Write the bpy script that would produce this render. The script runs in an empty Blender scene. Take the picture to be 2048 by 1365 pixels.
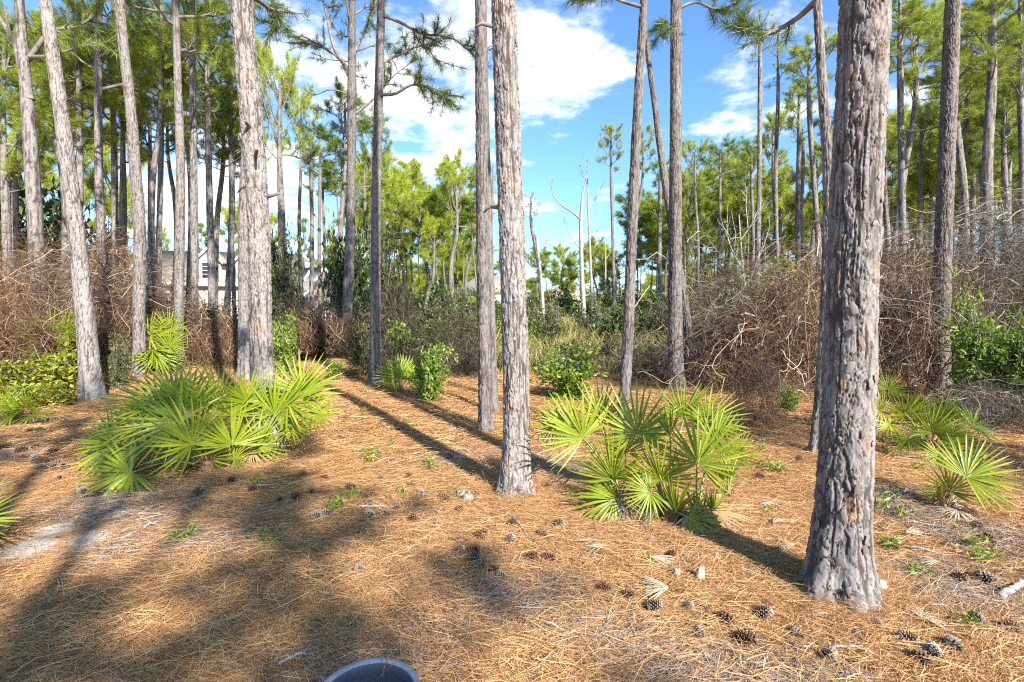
import bpy, math, random
import numpy as np
from mathutils import Vector, Matrix

# ------------------------------------------------------------------ camera, sky, sun, exposure
SC = bpy.context.scene
COL = SC.collection
F = 1024.0                      # focal length in pixels of the 2048-wide photograph
CAM_H = 1.5
PITCH = math.radians(4.0)
cam_d = bpy.data.cameras.new('camera')
cam_d.lens = 18.0
cam_d.sensor_width = 36.0
cam_d.clip_start = 0.05
cam_d.clip_end = 3000
cam = bpy.data.objects.new('camera', cam_d)
cam.location = (0, 0, CAM_H)
cam.rotation_euler = (math.pi / 2 - PITCH, 0, 0)
COL.objects.link(cam)
SC.camera = cam

SUN_EL = math.radians(34)
SUN_H = (0.53, -0.848)          # horizontal direction towards the sun
SUN_ROT = math.atan2(SUN_H[0], SUN_H[1])
sd = bpy.data.lights.new('sun', 'SUN')
sd.energy = 5.0
sd.angle = math.radians(0.55)
sd.color = (1.0, 0.95, 0.86)
sun = bpy.data.objects.new('sun', sd)
sv = Vector((SUN_H[0] * math.cos(SUN_EL), SUN_H[1] * math.cos(SUN_EL), math.sin(SUN_EL)))
sun.rotation_euler = sv.to_track_quat('Z', 'Y').to_euler()
sun.location = sv * 60
COL.objects.link(sun)

SC.view_settings.view_transform = 'Standard'
SC.view_settings.look = 'None'
SC.view_settings.gamma = 1.0
SC.view_settings.exposure = 1.42
SC.view_settings.use_curve_mapping = False
SC.cycles.max_bounces = 4
SC.cycles.diffuse_bounces = 2
SC.cycles.transmission_bounces = 2
SC.cycles.transparent_max_bounces = 4
SC.cycles.use_denoising = False
SC.cycles.sample_clamp_indirect = 4.0
SC.cycles.filter_width = 1.2


def pdir(px, py):
    a, b = (px - 1024) / F, (682.5 - py) / F
    return Vector((a, math.cos(PITCH) + b * math.sin(PITCH), -math.sin(PITCH) + b * math.cos(PITCH)))


class NT:
    """small node-tree helper"""
    def __init__(s, tree):
        s.t = tree
        tree.nodes.clear()

    def n(s, typ, **kw):
        nd = s.t.nodes.new(typ)
        for k, v in kw.items():
            if k.startswith('i_'):
                key = k[2:]
                key = int(key) if key.isdigit() else key.replace('_', ' ')
                nd.inputs[key].default_value = v
            else:
                setattr(nd, k, v)
        return nd

    def l(s, a, b):
        s.t.links.new(a, b)
        return b.node

    def math(s, op, a, b=0.0, c=None, clamp=False):
        nd = s.t.nodes.new('ShaderNodeMath')
        nd.operation = op
        nd.use_clamp = clamp
        for i, v in enumerate((a, b) if c is None else (a, b, c)):
            if hasattr(v, 'is_linked'):
                s.t.links.new(v, nd.inputs[i])
            else:
                nd.inputs[i].default_value = v
        return nd.outputs[0]

    def mix(s, f, a, b, blend='MIX'):
        nd = s.t.nodes.new('ShaderNodeMix')
        nd.data_type = 'RGBA'
        nd.blend_type = blend
        for i, v in ((0, f), (6, a), (7, b)):
            if hasattr(v, 'is_linked'):
                s.t.links.new(v, nd.inputs[i])
            else:
                nd.inputs[i].default_value = v if i == 0 else (*v, 1)[:4]
        return nd.outputs[2]

    def ramp(s, fac, stops, interp='LINEAR'):
        nd = s.t.nodes.new('ShaderNodeValToRGB')
        cr = nd.color_ramp
        cr.interpolation = interp
        while len(cr.elements) < len(stops):
            cr.elements.new(0.5)
        for e, (p, c) in zip(cr.elements, stops):
            e.position = p
            e.color = (*c, 1) if not isinstance(c, float) else (c, c, c, 1)
        s.t.links.new(fac, nd.inputs[0])
        return nd.outputs[0]

    def noise(s, vec, scale, detail=4, rough=0.55, dist=0.0):
        nd = s.t.nodes.new('ShaderNodeTexNoise')
        nd.inputs['Scale'].default_value = scale
        nd.inputs['Detail'].default_value = detail
        nd.inputs['Roughness'].default_value = rough
        nd.inputs['Distortion'].default_value = dist
        if vec is not None:
            s.t.links.new(vec, nd.inputs['Vector'])
        return nd.outputs['Fac']


# sky: Nishita with drifting white cumulus mapped by view direction
world = bpy.data.worlds.new('World')
SC.world = world
world.use_nodes = True
w = NT(world.node_tree)
sky = w.n('ShaderNodeTexSky')
sky.sky_type = 'NISHITA'
sky.sun_disc = False
sky.sun_elevation = SUN_EL
sky.sun_rotation = SUN_ROT
sky.air_density = 1.0
sky.dust_density = 0.8
sky.ozone_density = 2.5
tc = w.n('ShaderNodeTexCoord')
D = tc.outputs['Generated']
sep = w.n('ShaderNodeSeparateXYZ')
w.l(D, sep.inputs[0])
zc = w.math('ADD', w.math('MAXIMUM', sep.outputs[2], 0.0), 0.16)
pr = w.n('ShaderNodeCombineXYZ')
w.l(w.math('DIVIDE', sep.outputs[0], zc), pr.inputs[0])
w.l(w.math('DIVIDE', sep.outputs[1], zc), pr.inputs[1])
P = pr.outputs[0]
n1 = w.noise(P, 1.7, 9, 0.6, 0.25)
n2 = w.noise(P, 5.5, 6, 0.62, 0.1)
dens = w.math('ADD', w.math('MULTIPLY', n1, 0.95), w.math('SUBTRACT', w.math('MULTIPLY', n2, 0.40), 0.17))
blobs = None
for (bx, by, rx, rz, amp) in ((1120, 90, .17, .12, .21), (930, 60, .20, .13, .21), (760, 175, .19, .08, .205),
                              (880, 235, .16, .085, .20), (860, 320, .17, .035, .14), (1100, 215, .09, .04, .15),
                              (1440, 140, .09, .05, .10), (860, 395, .2, .035, .17), (1600, 360, .10, .03, .10),
                              (400, 400, .25, .11, .22), (1960, 330, .22, .15, .19), (1110, 265, .04, .02, .12),
                              (1050, 420, .35, .03, .10)):
    c = pdir(bx, by).normalized()
    sub = w.n('ShaderNodeVectorMath', operation='SUBTRACT')
    w.l(D, sub.inputs[0])
    sub.inputs[1].default_value = c
    mul = w.n('ShaderNodeVectorMath', operation='MULTIPLY')
    w.l(sub.outputs[0], mul.inputs[0])
    mul.inputs[1].default_value = (1 / rx, 1 / rx, 1 / rz)
    ln = w.n('ShaderNodeVectorMath', operation='LENGTH')
    w.l(mul.outputs[0], ln.inputs[0])
    m = w.math('MULTIPLY', w.math('SUBTRACT', 1.25, ln.outputs['Value'], clamp=True), amp)
    blobs = m if blobs is None else w.math('MAXIMUM', blobs, m)
dens = w.math('ADD', dens, blobs)
cov = w.n('ShaderNodeMapRange', interpolation_type='SMOOTHSTEP')
w.l(dens, cov.inputs[0])
cov.inputs[1].default_value = 0.565
cov.inputs[2].default_value = 0.73
ccol = w.ramp(n2, [(0.3, (4.3, 4.6, 5.2)), (0.6, (5.8, 5.9, 6.1))])
cloud = w.n('ShaderNodeMix', data_type='RGBA')
tint = w.mix(1.0, (1, 1, 1), (0.66, 0.92, 1.22), 'MULTIPLY')
skc = w.n('ShaderNodeMix', data_type='RGBA', blend_type='MULTIPLY')
skc.inputs[0].default_value = 1.0
w.l(sky.outputs[0], skc.inputs[6])
skc.inputs[7].default_value = (0.70, 0.95, 1.16, 1)
w.l(w.math('MULTIPLY', cov.outputs[0], 0.96), cloud.inputs[0])
w.l(skc.outputs[2], cloud.inputs[6])
w.l(ccol, cloud.inputs[7])
bg = w.n('ShaderNodeBackground')
bg.inputs[1].default_value = 0.1
w.l(cloud.outputs[2], bg.inputs[0])
wo = w.n('ShaderNodeOutputWorld')
w.l(bg.outputs[0], wo.inputs[0])

rng = np.random.default_rng(11)
random.seed(5)

# ------------------------------------------------------------------ numeric helpers


def hash3(ix, iy, iz, seed=0):
    h = (ix.astype(np.int64) * 73856093) ^ (iy.astype(np.int64) * 19349663) ^ (iz.astype(np.int64) * 83492791) ^ (seed * 2654435761)
    h = (h ^ (h >> 13)) * 1274126177
    h = h ^ (h >> 16)
    return (h & 0xFFFFFF) / float(0xFFFFFF)


def vnoise(p, seed=0):
    i = np.floor(p).astype(np.int64)
    f = p - i
    f = f * f * (3 - 2 * f)
    r = 0
    for dx in (0, 1):
        for dy in (0, 1):
            for dz in (0, 1):
                wgt = (f[:, 0] if dx else 1 - f[:, 0]) * (f[:, 1] if dy else 1 - f[:, 1]) * (f[:, 2] if dz else 1 - f[:, 2])
                r = r + wgt * hash3(i[:, 0] + dx, i[:, 1] + dy, i[:, 2] + dz, seed)
    return r


def fbm(p, oct=3, seed=0):
    a, r, t = 1.0, 0, 0
    for k in range(oct):
        r = r + a * vnoise(p * 2 ** k, seed + k)
        t += a
        a *= 0.5
    return r / t


def sstep(a, b, x):
    t = np.clip((x - a) / (b - a), 0, 1)
    return t * t * (3 - 2 * t)


def G(x, y):
    """terrain height: gently uneven straw floor that dips to the marsh beyond"""
    x = np.asarray(x, float)
    y = np.asarray(y, float)
    z = 0.035 * np.sin(x * 0.9 + 1.3) * np.sin(y * 0.7 + .4) + 0.02 * np.sin(x * 2.3 + y * 1.7) + 0.012 * np.sin(x * 4.1 - y * 3.3)
    z = z * sstep(60, 20, np.abs(y))
    return z - 0.35 * sstep(12, 26, y)


def at(px, py, Y):
    d = pdir(px, py)
    t = Y / d.y
    return Vector((d.x * t, Y, CAM_H + d.z * t))


def gp(px, py):
    """ground point seen at a pixel"""
    d = pdir(px, py)
    t = 3.0
    for _ in range(30):
        z = float(G(d.x * t, d.y * t))
        t = (z - CAM_H) / d.z if d.z < -1e-3 else 60
        t = min(max(t, .5), 200)
    return Vector((d.x * t, d.y * t, float(G(d.x * t, d.y * t))))


def gx(px, Y):
    """ground point at distance Y in the column of pixel px"""
    x = (px - 1024) / F * Y / math.cos(PITCH) * 1.0
    return Vector((x, Y, float(G(x, Y))))


def xpix(x, y):
    return 1024 + F * x / max(y, .1)


def mk(name, V, tris=None, quads=None, mat=None, smooth=False, attrs=None, link=True):
    me = bpy.data.meshes.new(name)
    V = np.asarray(V, np.float32).reshape(-1, 3)
    tris = np.zeros((0, 3), np.int32) if tris is None else np.asarray(tris, np.int32).reshape(-1, 3)
    quads = np.zeros((0, 4), np.int32) if quads is None else np.asarray(quads, np.int32).reshape(-1, 4)
    nt, nq = len(tris), len(quads)
    me.vertices.add(len(V))
    me.vertices.foreach_set('co', V.ravel())
    me.loops.add(nt * 3 + nq * 4)
    me.loops.foreach_set('vertex_index', np.concatenate([tris.ravel(), quads.ravel()]))
    me.polygons.add(nt + nq)
    me.polygons.foreach_set('loop_start', np.concatenate([np.arange(nt) * 3, nt * 3 + np.arange(nq) * 4]).astype(np.int32))
    me.polygons.foreach_set('loop_total', np.concatenate([np.full(nt, 3), np.full(nq, 4)]).astype(np.int32))
    if smooth:
        me.polygons.foreach_set('use_smooth', np.ones(nt + nq, bool))
    for k, a in (attrs or {}).items():
        at_ = me.attributes.new(k, 'FLOAT', 'POINT')
        at_.data.foreach_set('value', np.asarray(a, np.float32))
    if mat:
        me.materials.append(mat)
    me.update()
    return me


def obj(name, me, parent=None, loc=(0, 0, 0), rot=(0, 0, 0), scale=(1, 1, 1), **props):
    o = bpy.data.objects.new(name, me)
    COL.objects.link(o)
    o.parent = parent
    o.location = loc
    o.rotation_euler = rot
    o.scale = scale if hasattr(scale, '__len__') else (scale,) * 3
    for k, v in props.items():
        if v:
            o[k] = v
    return o


def root(name, loc, label, cat, group=None, rz=0.0):
    o = obj(name, None, None, loc, (0, 0, rz), label=label, category=cat, group=group)
    o.empty_display_size = 0.1
    return o


def mat_obj(name, me, M, parent=None, **props):
    o = obj(name, me, parent, **props)
    o.matrix_local = M
    return o


def join(parts):
    """parts: list of (V, tris, quads, attr or None) -> one set"""
    Vs, T, Q, A = [], [], [], []
    off = 0
    for p in parts:
        V, t, q = p[0], p[1], p[2]
        Vs.append(V)
        if t is not None and len(t):
            T.append(np.asarray(t) + off)
        if q is not None and len(q):
            Q.append(np.asarray(q) + off)
        if len(p) > 3:
            A.append(p[3])
        off += len(V)
    return (np.concatenate(Vs), np.concatenate(T) if T else None, np.concatenate(Q) if Q else None,
            np.concatenate(A) if A else None)


def tubes(P, R, sides=5):
    """P (N,K,3) polylines, R (N,K) radii -> verts, quads"""
    P = np.asarray(P, float)
    R = np.asarray(R, float)
    N, K, _ = P.shape
    T = np.gradient(P, axis=1)
    T /= np.linalg.norm(T, axis=2, keepdims=True) + 1e-9
    m = np.abs(P[:, -1] - P[:, 0])
    ref = np.zeros((N, 1, 3))
    ref[np.arange(N), 0, np.argmin(m, axis=1)] = 1.0
    U = np.cross(T, np.broadcast_to(ref, T.shape))
    U /= np.linalg.norm(U, axis=2, keepdims=True) + 1e-9
    W = np.cross(T, U)
    a = np.arange(sides) / sides * 2 * math.pi
    V = P[:, :, None, :] + R[:, :, None, None] * (np.cos(a)[None, None, :, None] * U[:, :, None, :] + np.sin(a)[None, None, :, None] * W[:, :, None, :])
    idx = np.arange(N * K * sides).reshape(N, K, sides)
    b = np.roll(idx, -1, axis=2)
    q = np.stack([idx[:, :-1], b[:, :-1], b[:, 1:], idx[:, 1:]], axis=-1).reshape(-1, 4)
    return V.reshape(-1, 3), q


def tube1(P, R, sides=8, caps=True):
    P = np.asarray(P, float)
    V, q = tubes(P[None], np.asarray(R, float)[None], sides)
    t = None
    if caps:
        n = len(V)
        V = np.vstack([V, P[0], P[-1]])
        k = np.arange(sides)
        e = n - sides
        t = np.concatenate([np.stack([np.full(sides, n), (k + 1) % sides, k], 1),
                            np.stack([np.full(sides, n + 1), e + k, e + (k + 1) % sides], 1)])
    return V, t, q


def spline(pts, n):
    """Catmull-Rom through pts, n samples (arc-length parameter)"""
    P = np.asarray(pts, float)
    if len(P) == 2:
        t = np.linspace(0, 1, n)[:, None]
        return P[0] * (1 - t) + P[1] * t
    s = np.concatenate([[0], np.cumsum(np.linalg.norm(np.diff(P[:, :3], axis=0), axis=1))])
    u = np.linspace(0, s[-1], n)
    m = np.gradient(P, s, axis=0)
    i = np.clip(np.searchsorted(s, u, side='right') - 1, 0, len(P) - 2)
    h = (s[i + 1] - s[i])[:, None]
    t = ((u - s[i])[:, None]) / h
    return ((2 * t ** 3 - 3 * t ** 2 + 1) * P[i] + (t ** 3 - 2 * t ** 2 + t) * h * m[i]
            + (-2 * t ** 3 + 3 * t ** 2) * P[i + 1] + (t ** 3 - t ** 2) * h * m[i + 1])


def norm(a):
    return a / (np.linalg.norm(a, axis=-1, keepdims=True) + 1e-9)


def box(x0, x1, y0, y1, z0, z1):
    V = np.array([[x, y, z] for z in (z0, z1) for y in (y0, y1) for x in (x0, x1)], float)
    q = np.array([[0, 2, 3, 1], [4, 5, 7, 6], [0, 1, 5, 4], [2, 6, 7, 3], [0, 4, 6, 2], [1, 3, 7, 5]])
    return V, None, q


# ------------------------------------------------------------------ materials


def material(name):
    m = bpy.data.materials.new(name)
    m.use_nodes = True
    return m, NT(m.node_tree)


def finish(t, color, rough=0.8, bump=None, bstr=0.3, bdist=0.01, spec=0.3, translucent=0.0, tcol=None):
    p = t.n('ShaderNodeBsdfPrincipled')
    p.inputs['Roughness'].default_value = rough
    p.inputs['Specular IOR Level'].default_value = spec
    if hasattr(color, 'is_linked'):
        t.l(color, p.inputs['Base Color'])
    else:
        p.inputs['Base Color'].default_value = (*color, 1)
    if bump is not None:
        b = t.n('ShaderNodeBump')
        b.inputs['Strength'].default_value = bstr
        b.inputs['Distance'].default_value = bdist
        t.l(bump, b.inputs['Height'])
        t.l(b.outputs[0], p.inputs['Normal'])
    o = t.n('ShaderNodeOutputMaterial')
    if translucent:
        tr = t.n('ShaderNodeBsdfTranslucent')
        if tcol is not None:
            t.l(tcol, tr.inputs[0])
        elif hasattr(color, 'is_linked'):
            t.l(color, tr.inputs[0])
        else:
            tr.inputs[0].default_value = (*color, 1)
        mx = t.n('ShaderNodeMixShader')
        mx.inputs[0].default_value = translucent
        t.l(p.outputs[0], mx.inputs[1])
        t.l(tr.outputs[0], mx.inputs[2])
        t.l(mx.outputs[0], o.inputs[0])
    else:
        t.l(p.outputs[0], o.inputs[0])


def attr(t, name):
    a = t.n('ShaderNodeAttribute')
    a.attribute_name = name
    return a.outputs['Fac']


def geo_pos(t, scale=(1, 1, 1)):
    c = t.n('ShaderNodeTexCoord')
    m = t.n('ShaderNodeMapping')
    m.inputs['Scale'].default_value = scale
    t.l(c.outputs['Object'], m.inputs[0])
    return m.outputs[0]


def orand(t):
    return t.n('ShaderNodeObjectInfo').outputs['Random']


def bark_material(name, light=1.0, warm=0.0):
    m, t = material(name)
    pl = attr(t, 'plate')
    k = light
    c = t.ramp(pl, [(0.0, (.21 * k, .19 * k, .18 * k)), (0.25, (.29 * k, .268 * k, .258 * k)), (0.55, (.36 * k, .335 * k, .322 * k)),
                    (0.84, (.34 * k, .295 * k, .27 * k)), (0.95, (.37 * k, .265 * k, .20 * k)), (1.0, (.45 * k, .29 * k, .17 * k))])
    pos = geo_pos(t, (1, 1, .45))
    nz = t.noise(pos, 38, 5, 0.7)
    c = t.mix(0.75, c, t.ramp(nz, [(0.3, (.42, .40, .39)), (0.7, (1.35, 1.33, 1.32))]), 'MULTIPLY')
    lich = t.ramp(t.noise(pos, 7, 5, 0.65), [(0.5, 0.0), (0.68, 0.62)])
    c = t.mix(lich, c, (.40 * k, .385 * k, .38 * k))
    c = t.mix(1.0, c, (1.0, .985, .975), 'MULTIPLY')
    c = t.mix(t.math('MULTIPLY', attr(t, 'crack'), 0.88), c, (.045, .035, .03))
    finish(t, c, 0.92, nz, 0.8, 0.010, 0.15)
    return m


M_BARK = bark_material('flaky_pine_bark', .66)
M_BARK_DARK = bark_material('weathered_pine_bark', 0.52)
M_BARK_PALE = bark_material('pale_pine_bark', .78)


def flake_material(name, col):
    m, t = material(name)
    nz = t.noise(geo_pos(t), 55, 4, 0.7)
    c = t.mix(0.7, col, t.ramp(nz, [(0.3, (.5, .48, .46)), (0.7, (1.3, 1.3, 1.3))]), 'MULTIPLY')
    finish(t, c, 0.9, nz, 0.4, 0.004, 0.15)
    return m


M_FLAKES = [flake_material('bark_flake_grey', (.21, .19, .18)), flake_material('bark_flake_tan', (.235, .185, .155)),
            flake_material('bark_flake_brown', (.17, .13, .11)), flake_material('bark_flake_pale', (.245, .225, .215))]

m, t = material('distant_pine_bark')
pos = geo_pos(t, (1, 1, .18))
nz = t.noise(pos, 14, 4, 0.65)
c = t.ramp(nz, [(0.3, (.07, .06, .055)), (0.5, (.165, .148, .138)), (0.7, (.27, .25, .235))])
c = t.mix(t.math('MULTIPLY', orand(t), 0.4), c, (.15, .125, .11))
finish(t, c, 0.92, nz, 0.5, 0.02, 0.1)
M_FARBARK = m

m, t = material('dead_grey_wood')
nz = t.noise(geo_pos(t, (1, 1, .3)), 30, 4, 0.6)
c = t.ramp(nz, [(0.3, (.20, .185, .17)), (0.7, (.42, .39, .36))])
finish(t, c, 0.9, nz, 0.3, 0.004, 0.15)
M_DEAD = m

m, t = material('twig_bark')
nz = t.noise(geo_pos(t), 9, 4, 0.65)
c = t.ramp(nz, [(0.3, (.10, .085, .075)), (0.7, (.27, .235, .21))])
finish(t, c, 0.9, spec=0.1)
M_LIMB = m


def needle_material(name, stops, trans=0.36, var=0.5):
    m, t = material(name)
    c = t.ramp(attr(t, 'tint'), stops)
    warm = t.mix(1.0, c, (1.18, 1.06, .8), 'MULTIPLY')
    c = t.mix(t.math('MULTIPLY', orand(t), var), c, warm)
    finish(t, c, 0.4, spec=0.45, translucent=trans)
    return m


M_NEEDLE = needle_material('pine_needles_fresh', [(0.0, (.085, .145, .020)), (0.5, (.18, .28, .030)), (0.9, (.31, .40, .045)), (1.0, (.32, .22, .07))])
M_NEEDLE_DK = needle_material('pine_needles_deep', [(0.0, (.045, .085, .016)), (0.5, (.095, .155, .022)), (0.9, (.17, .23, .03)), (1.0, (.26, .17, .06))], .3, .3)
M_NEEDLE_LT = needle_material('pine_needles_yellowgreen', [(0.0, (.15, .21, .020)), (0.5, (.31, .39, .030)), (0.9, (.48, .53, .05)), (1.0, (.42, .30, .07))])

m, t = material('palmetto_leaf')
c = t.ramp(attr(t, 'tint'), [(0.0, (.11, .17, .012)), (0.5, (.24, .31, .018)), (0.85, (.40, .44, .035)), (1.0, (.46, .38, .10))])
nz = t.noise(geo_pos(t), 14, 3)
c = t.mix(0.35, c, t.ramp(nz, [(0.3, (.65, .7, .6)), (0.7, (1.25, 1.2, 1.1))]), 'MULTIPLY')
c = t.mix(t.math('MULTIPLY', orand(t), 0.35), c, t.mix(1.0, c, (1.35, 1.1, .6), 'MULTIPLY'))
finish(t, c, 0.36, spec=0.5, translucent=0.38)
M_PALM = m

m, t = material('palmetto_stalk')
finish(t, (.19, .22, .045), 0.5, spec=0.3)
M_STALK = m


def plain(name, lo, hi, scale=12, rough=.85, spec=.2, bstr=.2, trans=0.0):
    m, t = material(name)
    nz = t.noise(geo_pos(t), scale, 4, 0.65)
    c = t.ramp(nz, [(0.3, lo), (0.7, hi)])
    finish(t, c, rough, nz, bstr, 0.01, spec, trans)
    return m


M_DRYFROND = plain('bleached_frond', (.42, .33, .22), (.62, .53, .40), 20, trans=.2)
M_FIBRE = plain('palmetto_fibre', (.20, .115, .06), (.36, .23, .12), 30)


def leafmat(name, stops, trans=.35, rough=.4, spec=.5):
    m, t = material(name)
    c = t.ramp(attr(t, 'tint'), stops)
    finish(t, c, rough, spec=spec, translucent=trans)
    return m


M_LEAF_BR = leafmat('glossy_bright_leaf', [(0, (.07, .13, .014)), (.6, (.17, .27, .024)), (1, (.36, .41, .05))])
M_LEAF_DK = leafmat('dark_evergreen_leaf', [(0, (.018, .035, .010)), (.6, (.045, .078, .018)), (1, (.12, .17, .03))], .2)
M_LEAF_OL = leafmat('olive_leaf', [(0, (.045, .055, .02)), (.6, (.10, .115, .03)), (1, (.20, .19, .06))], .25)
M_LEAF_YL = leafmat('yellow_green_leaf', [(0, (.13, .17, .015)), (.6, (.29, .34, .03)), (1, (.48, .44, .06))], .4)
M_LEAF_DRY = leafmat('dead_brown_leaf', [(0, (.06, .04, .025)), (.6, (.13, .085, .05)), (1, (.24, .16, .09))], .2, .8, .1)


def vinemat(name, stops):
    m, t = material(name)
    c = t.ramp(attr(t, 'tint'), stops)
    finish(t, c, .9, spec=.1)
    return m


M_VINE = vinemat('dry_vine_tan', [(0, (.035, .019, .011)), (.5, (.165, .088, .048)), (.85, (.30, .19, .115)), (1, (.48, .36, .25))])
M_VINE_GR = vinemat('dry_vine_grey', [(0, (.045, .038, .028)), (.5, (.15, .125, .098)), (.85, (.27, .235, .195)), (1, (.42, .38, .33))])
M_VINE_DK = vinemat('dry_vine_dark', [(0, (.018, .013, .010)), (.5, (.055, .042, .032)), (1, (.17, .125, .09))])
M_GRASS = vinemat('marsh_grass_blade', [(0, (.13, .14, .035)), (.5, (.28, .26, .075)), (1, (.46, .38, .17))])
M_STRAW = vinemat('pine_straw_needle', [(0, (.125, .055, .025)), (.3, (.33, .16, .066)), (.65, (.56, .325, .138)), (1, (.72, .53, .31))])
M_STRAW_OLD = vinemat('old_grey_straw', [(0, (.10, .075, .06)), (.4, (.24, .18, .14)), (.8, (.42, .34, .27)), (1, (.56, .49, .42))])
M_WEED = leafmat('seedling_leaf', [(0, (.10, .17, .02)), (1, (.30, .38, .05))])

# ground: rusty pine straw over pale sand
m, t = material('forest_floor')
c0 = t.n('ShaderNodeTexCoord')
pos = c0.outputs['Object']
big = t.noise(pos, 0.9, 5, 0.6)
fine = t.noise(pos, 26, 6, 0.72)
mp = t.n('ShaderNodeMapping')
mp.inputs['Scale'].default_value = (9, 55, 9)
mp.inputs['Rotation'].default_value = (0, 0, 0.35)
wob = t.n('ShaderNodeMix', data_type='RGBA', blend_type='LINEAR_LIGHT')
wob.inputs[0].default_value = 0.12
t.l(pos, wob.inputs[6])
nn = t.n('ShaderNodeTexNoise')
nn.inputs['Scale'].default_value = 3.0
t.l(pos, nn.inputs['Vector'])
t.l(nn.outputs['Color'], wob.inputs[7])
t.l(wob.outputs[2], mp.inputs[0])
streak = t.noise(mp.outputs[0], 1.0, 5, 0.7)
c = t.ramp(t.math('ADD', t.math('MULTIPLY', streak, .6), t.math('MULTIPLY', fine, .4)),
           [(0.3, (.14, .068, .032)), (0.46, (.34, .17, .075)), (0.6, (.54, .32, .145)), (0.75, (.66, .47, .28))])
c = t.mix(t.ramp(big, [(0.4, 0.0), (0.7, 0.35)]), c, (.50, .36, .22))
sandn = t.noise(pos, 2.2, 6, 0.7, 0.4)
patch = None
for (px, py, r) in ((95, 1058, .24), (180, 1084, .20), (205, 1110, .13), (40, 1100, .25), (190, 1145, .17), (150, 1255, .13),
                    (720, 1232, .15), (800, 1235, .12), (930, 1245, .12), (640, 1335, .10)):
    g = gp(px, py)
    d = t.n('ShaderNodeVectorMath', operation='DISTANCE')
    t.l(pos, d.inputs[0])
    d.inputs[1].default_value = g
    v = t.math('SUBTRACT', 1.0, t.math('DIVIDE', d.outputs['Value'], r), clamp=True)
    patch = v if patch is None else t.math('MAXIMUM', patch, v)
sand = t.ramp(t.math('ADD', t.math('MULTIPLY', patch, .55), t.math('MULTIPLY', sandn, .75)), [(0.55, 0.0), (0.68, 0.9)])
c = t.mix(sand, c, t.ramp(fine, [(0.3, (.40, .37, .33)), (0.7, (.62, .59, .55))]))
finish(t, c, 0.95, t.math('ADD', streak, fine), 0.7, 0.02, 0.1)
M_GROUND = m

m, t = material('grey_tub_plastic')
pos = geo_pos(t)
sc_ = t.noise(geo_pos(t, (1, 1, 6)), 30, 6, .75)
di_ = t.noise(pos, 9, 5, .7)
c = t.ramp(sc_, [(.35, (.20, .21, .24)), (.55, (.29, .30, .335)), (.75, (.40, .41, .44))])
c = t.mix(t.ramp(di_, [(.5, 0.0), (.66, .7)]), c, (.26, .20, .15))
finish(t, c, .5, sc_, .15, .002, .4)
M_TUB = m
M_TUBIN = plain('tub_inside_plastic', (.05, .055, .075), (.075, .08, .10), 5, .5, .4, .05)
M_WALL = plain('cream_stucco', (.40, .35, .28), (.48, .43, .36), 3)
M_BRICKPALE = plain('pale_brick', (.42, .36, .31), (.58, .51, .45), 9)
M_ROOF = plain('tan_shingle', (.22, .19, .155), (.31, .275, .23), 10)
M_TRIM = plain('white_trim', (.72, .72, .70), (.80, .80, .78), 5, .6)
M_WHITE = plain('white_wall_paint', (.66, .66, .65), (.78, .78, .77), 3, .7)
M_PEACH = plain('peach_tile_roof', (.30, .22, .18), (.38, .29, .24), 8)
m, t = material('window_glass')
p = t.n('ShaderNodeBsdfPrincipled')
p.inputs['Base Color'].default_value = (.03, .045, .06, 1)
p.inputs['Roughness'].default_value = .06
o = t.n('ShaderNodeOutputMaterial')
t.l(p.outputs[0], o.inputs[0])
M_GLASS = m

# ------------------------------------------------------------------ ground sheet
def graded(lo, hi, near, far_to, step, grow=1.17):
    a = list(np.arange(lo, hi, step))
    s, v = step, a[-1]
    while v < far_to:
        s *= grow
        v += s
        a.append(v)
    s, v = step, a[0]
    while v > near:
        s *= grow
        v -= s
        a.insert(0, v)
    return np.array(a)


gxs = graded(-5, 5, -900, 900, .05, 1.12)
gys = graded(1.0, 8, -300, 1500, .05, 1.10)
X, Y = np.meshgrid(gxs, gys)
Zs = G(X, Y)
nearm = sstep(16, 7, np.hypot(X, Y))
Q3 = np.stack([X.ravel() * 5, Y.ravel() * 5, np.zeros(X.size)], 1)
Zs = Zs + (fbm(Q3, 3, 3).reshape(X.shape) - .5) * .05 * nearm
ni, nj = X.shape
idx = np.arange(ni * nj).reshape(ni, nj)
q = np.stack([idx[:-1, :-1], idx[:-1, 1:], idx[1:, 1:], idx[1:, :-1]], -1).reshape(-1, 4)
obj('ground', mk('ground', np.stack([X, Y, Zs], -1).reshape(-1, 3), None, q, M_GROUND, True), kind='structure')

# ------------------------------------------------------------------ scatter of uncountable stuff through geometry nodes
LIB = bpy.data.collections.new('library')


def lib_obj(name, me):
    o = bpy.data.objects.new(name, me)
    LIB.objects.link(o)
    return o


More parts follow.
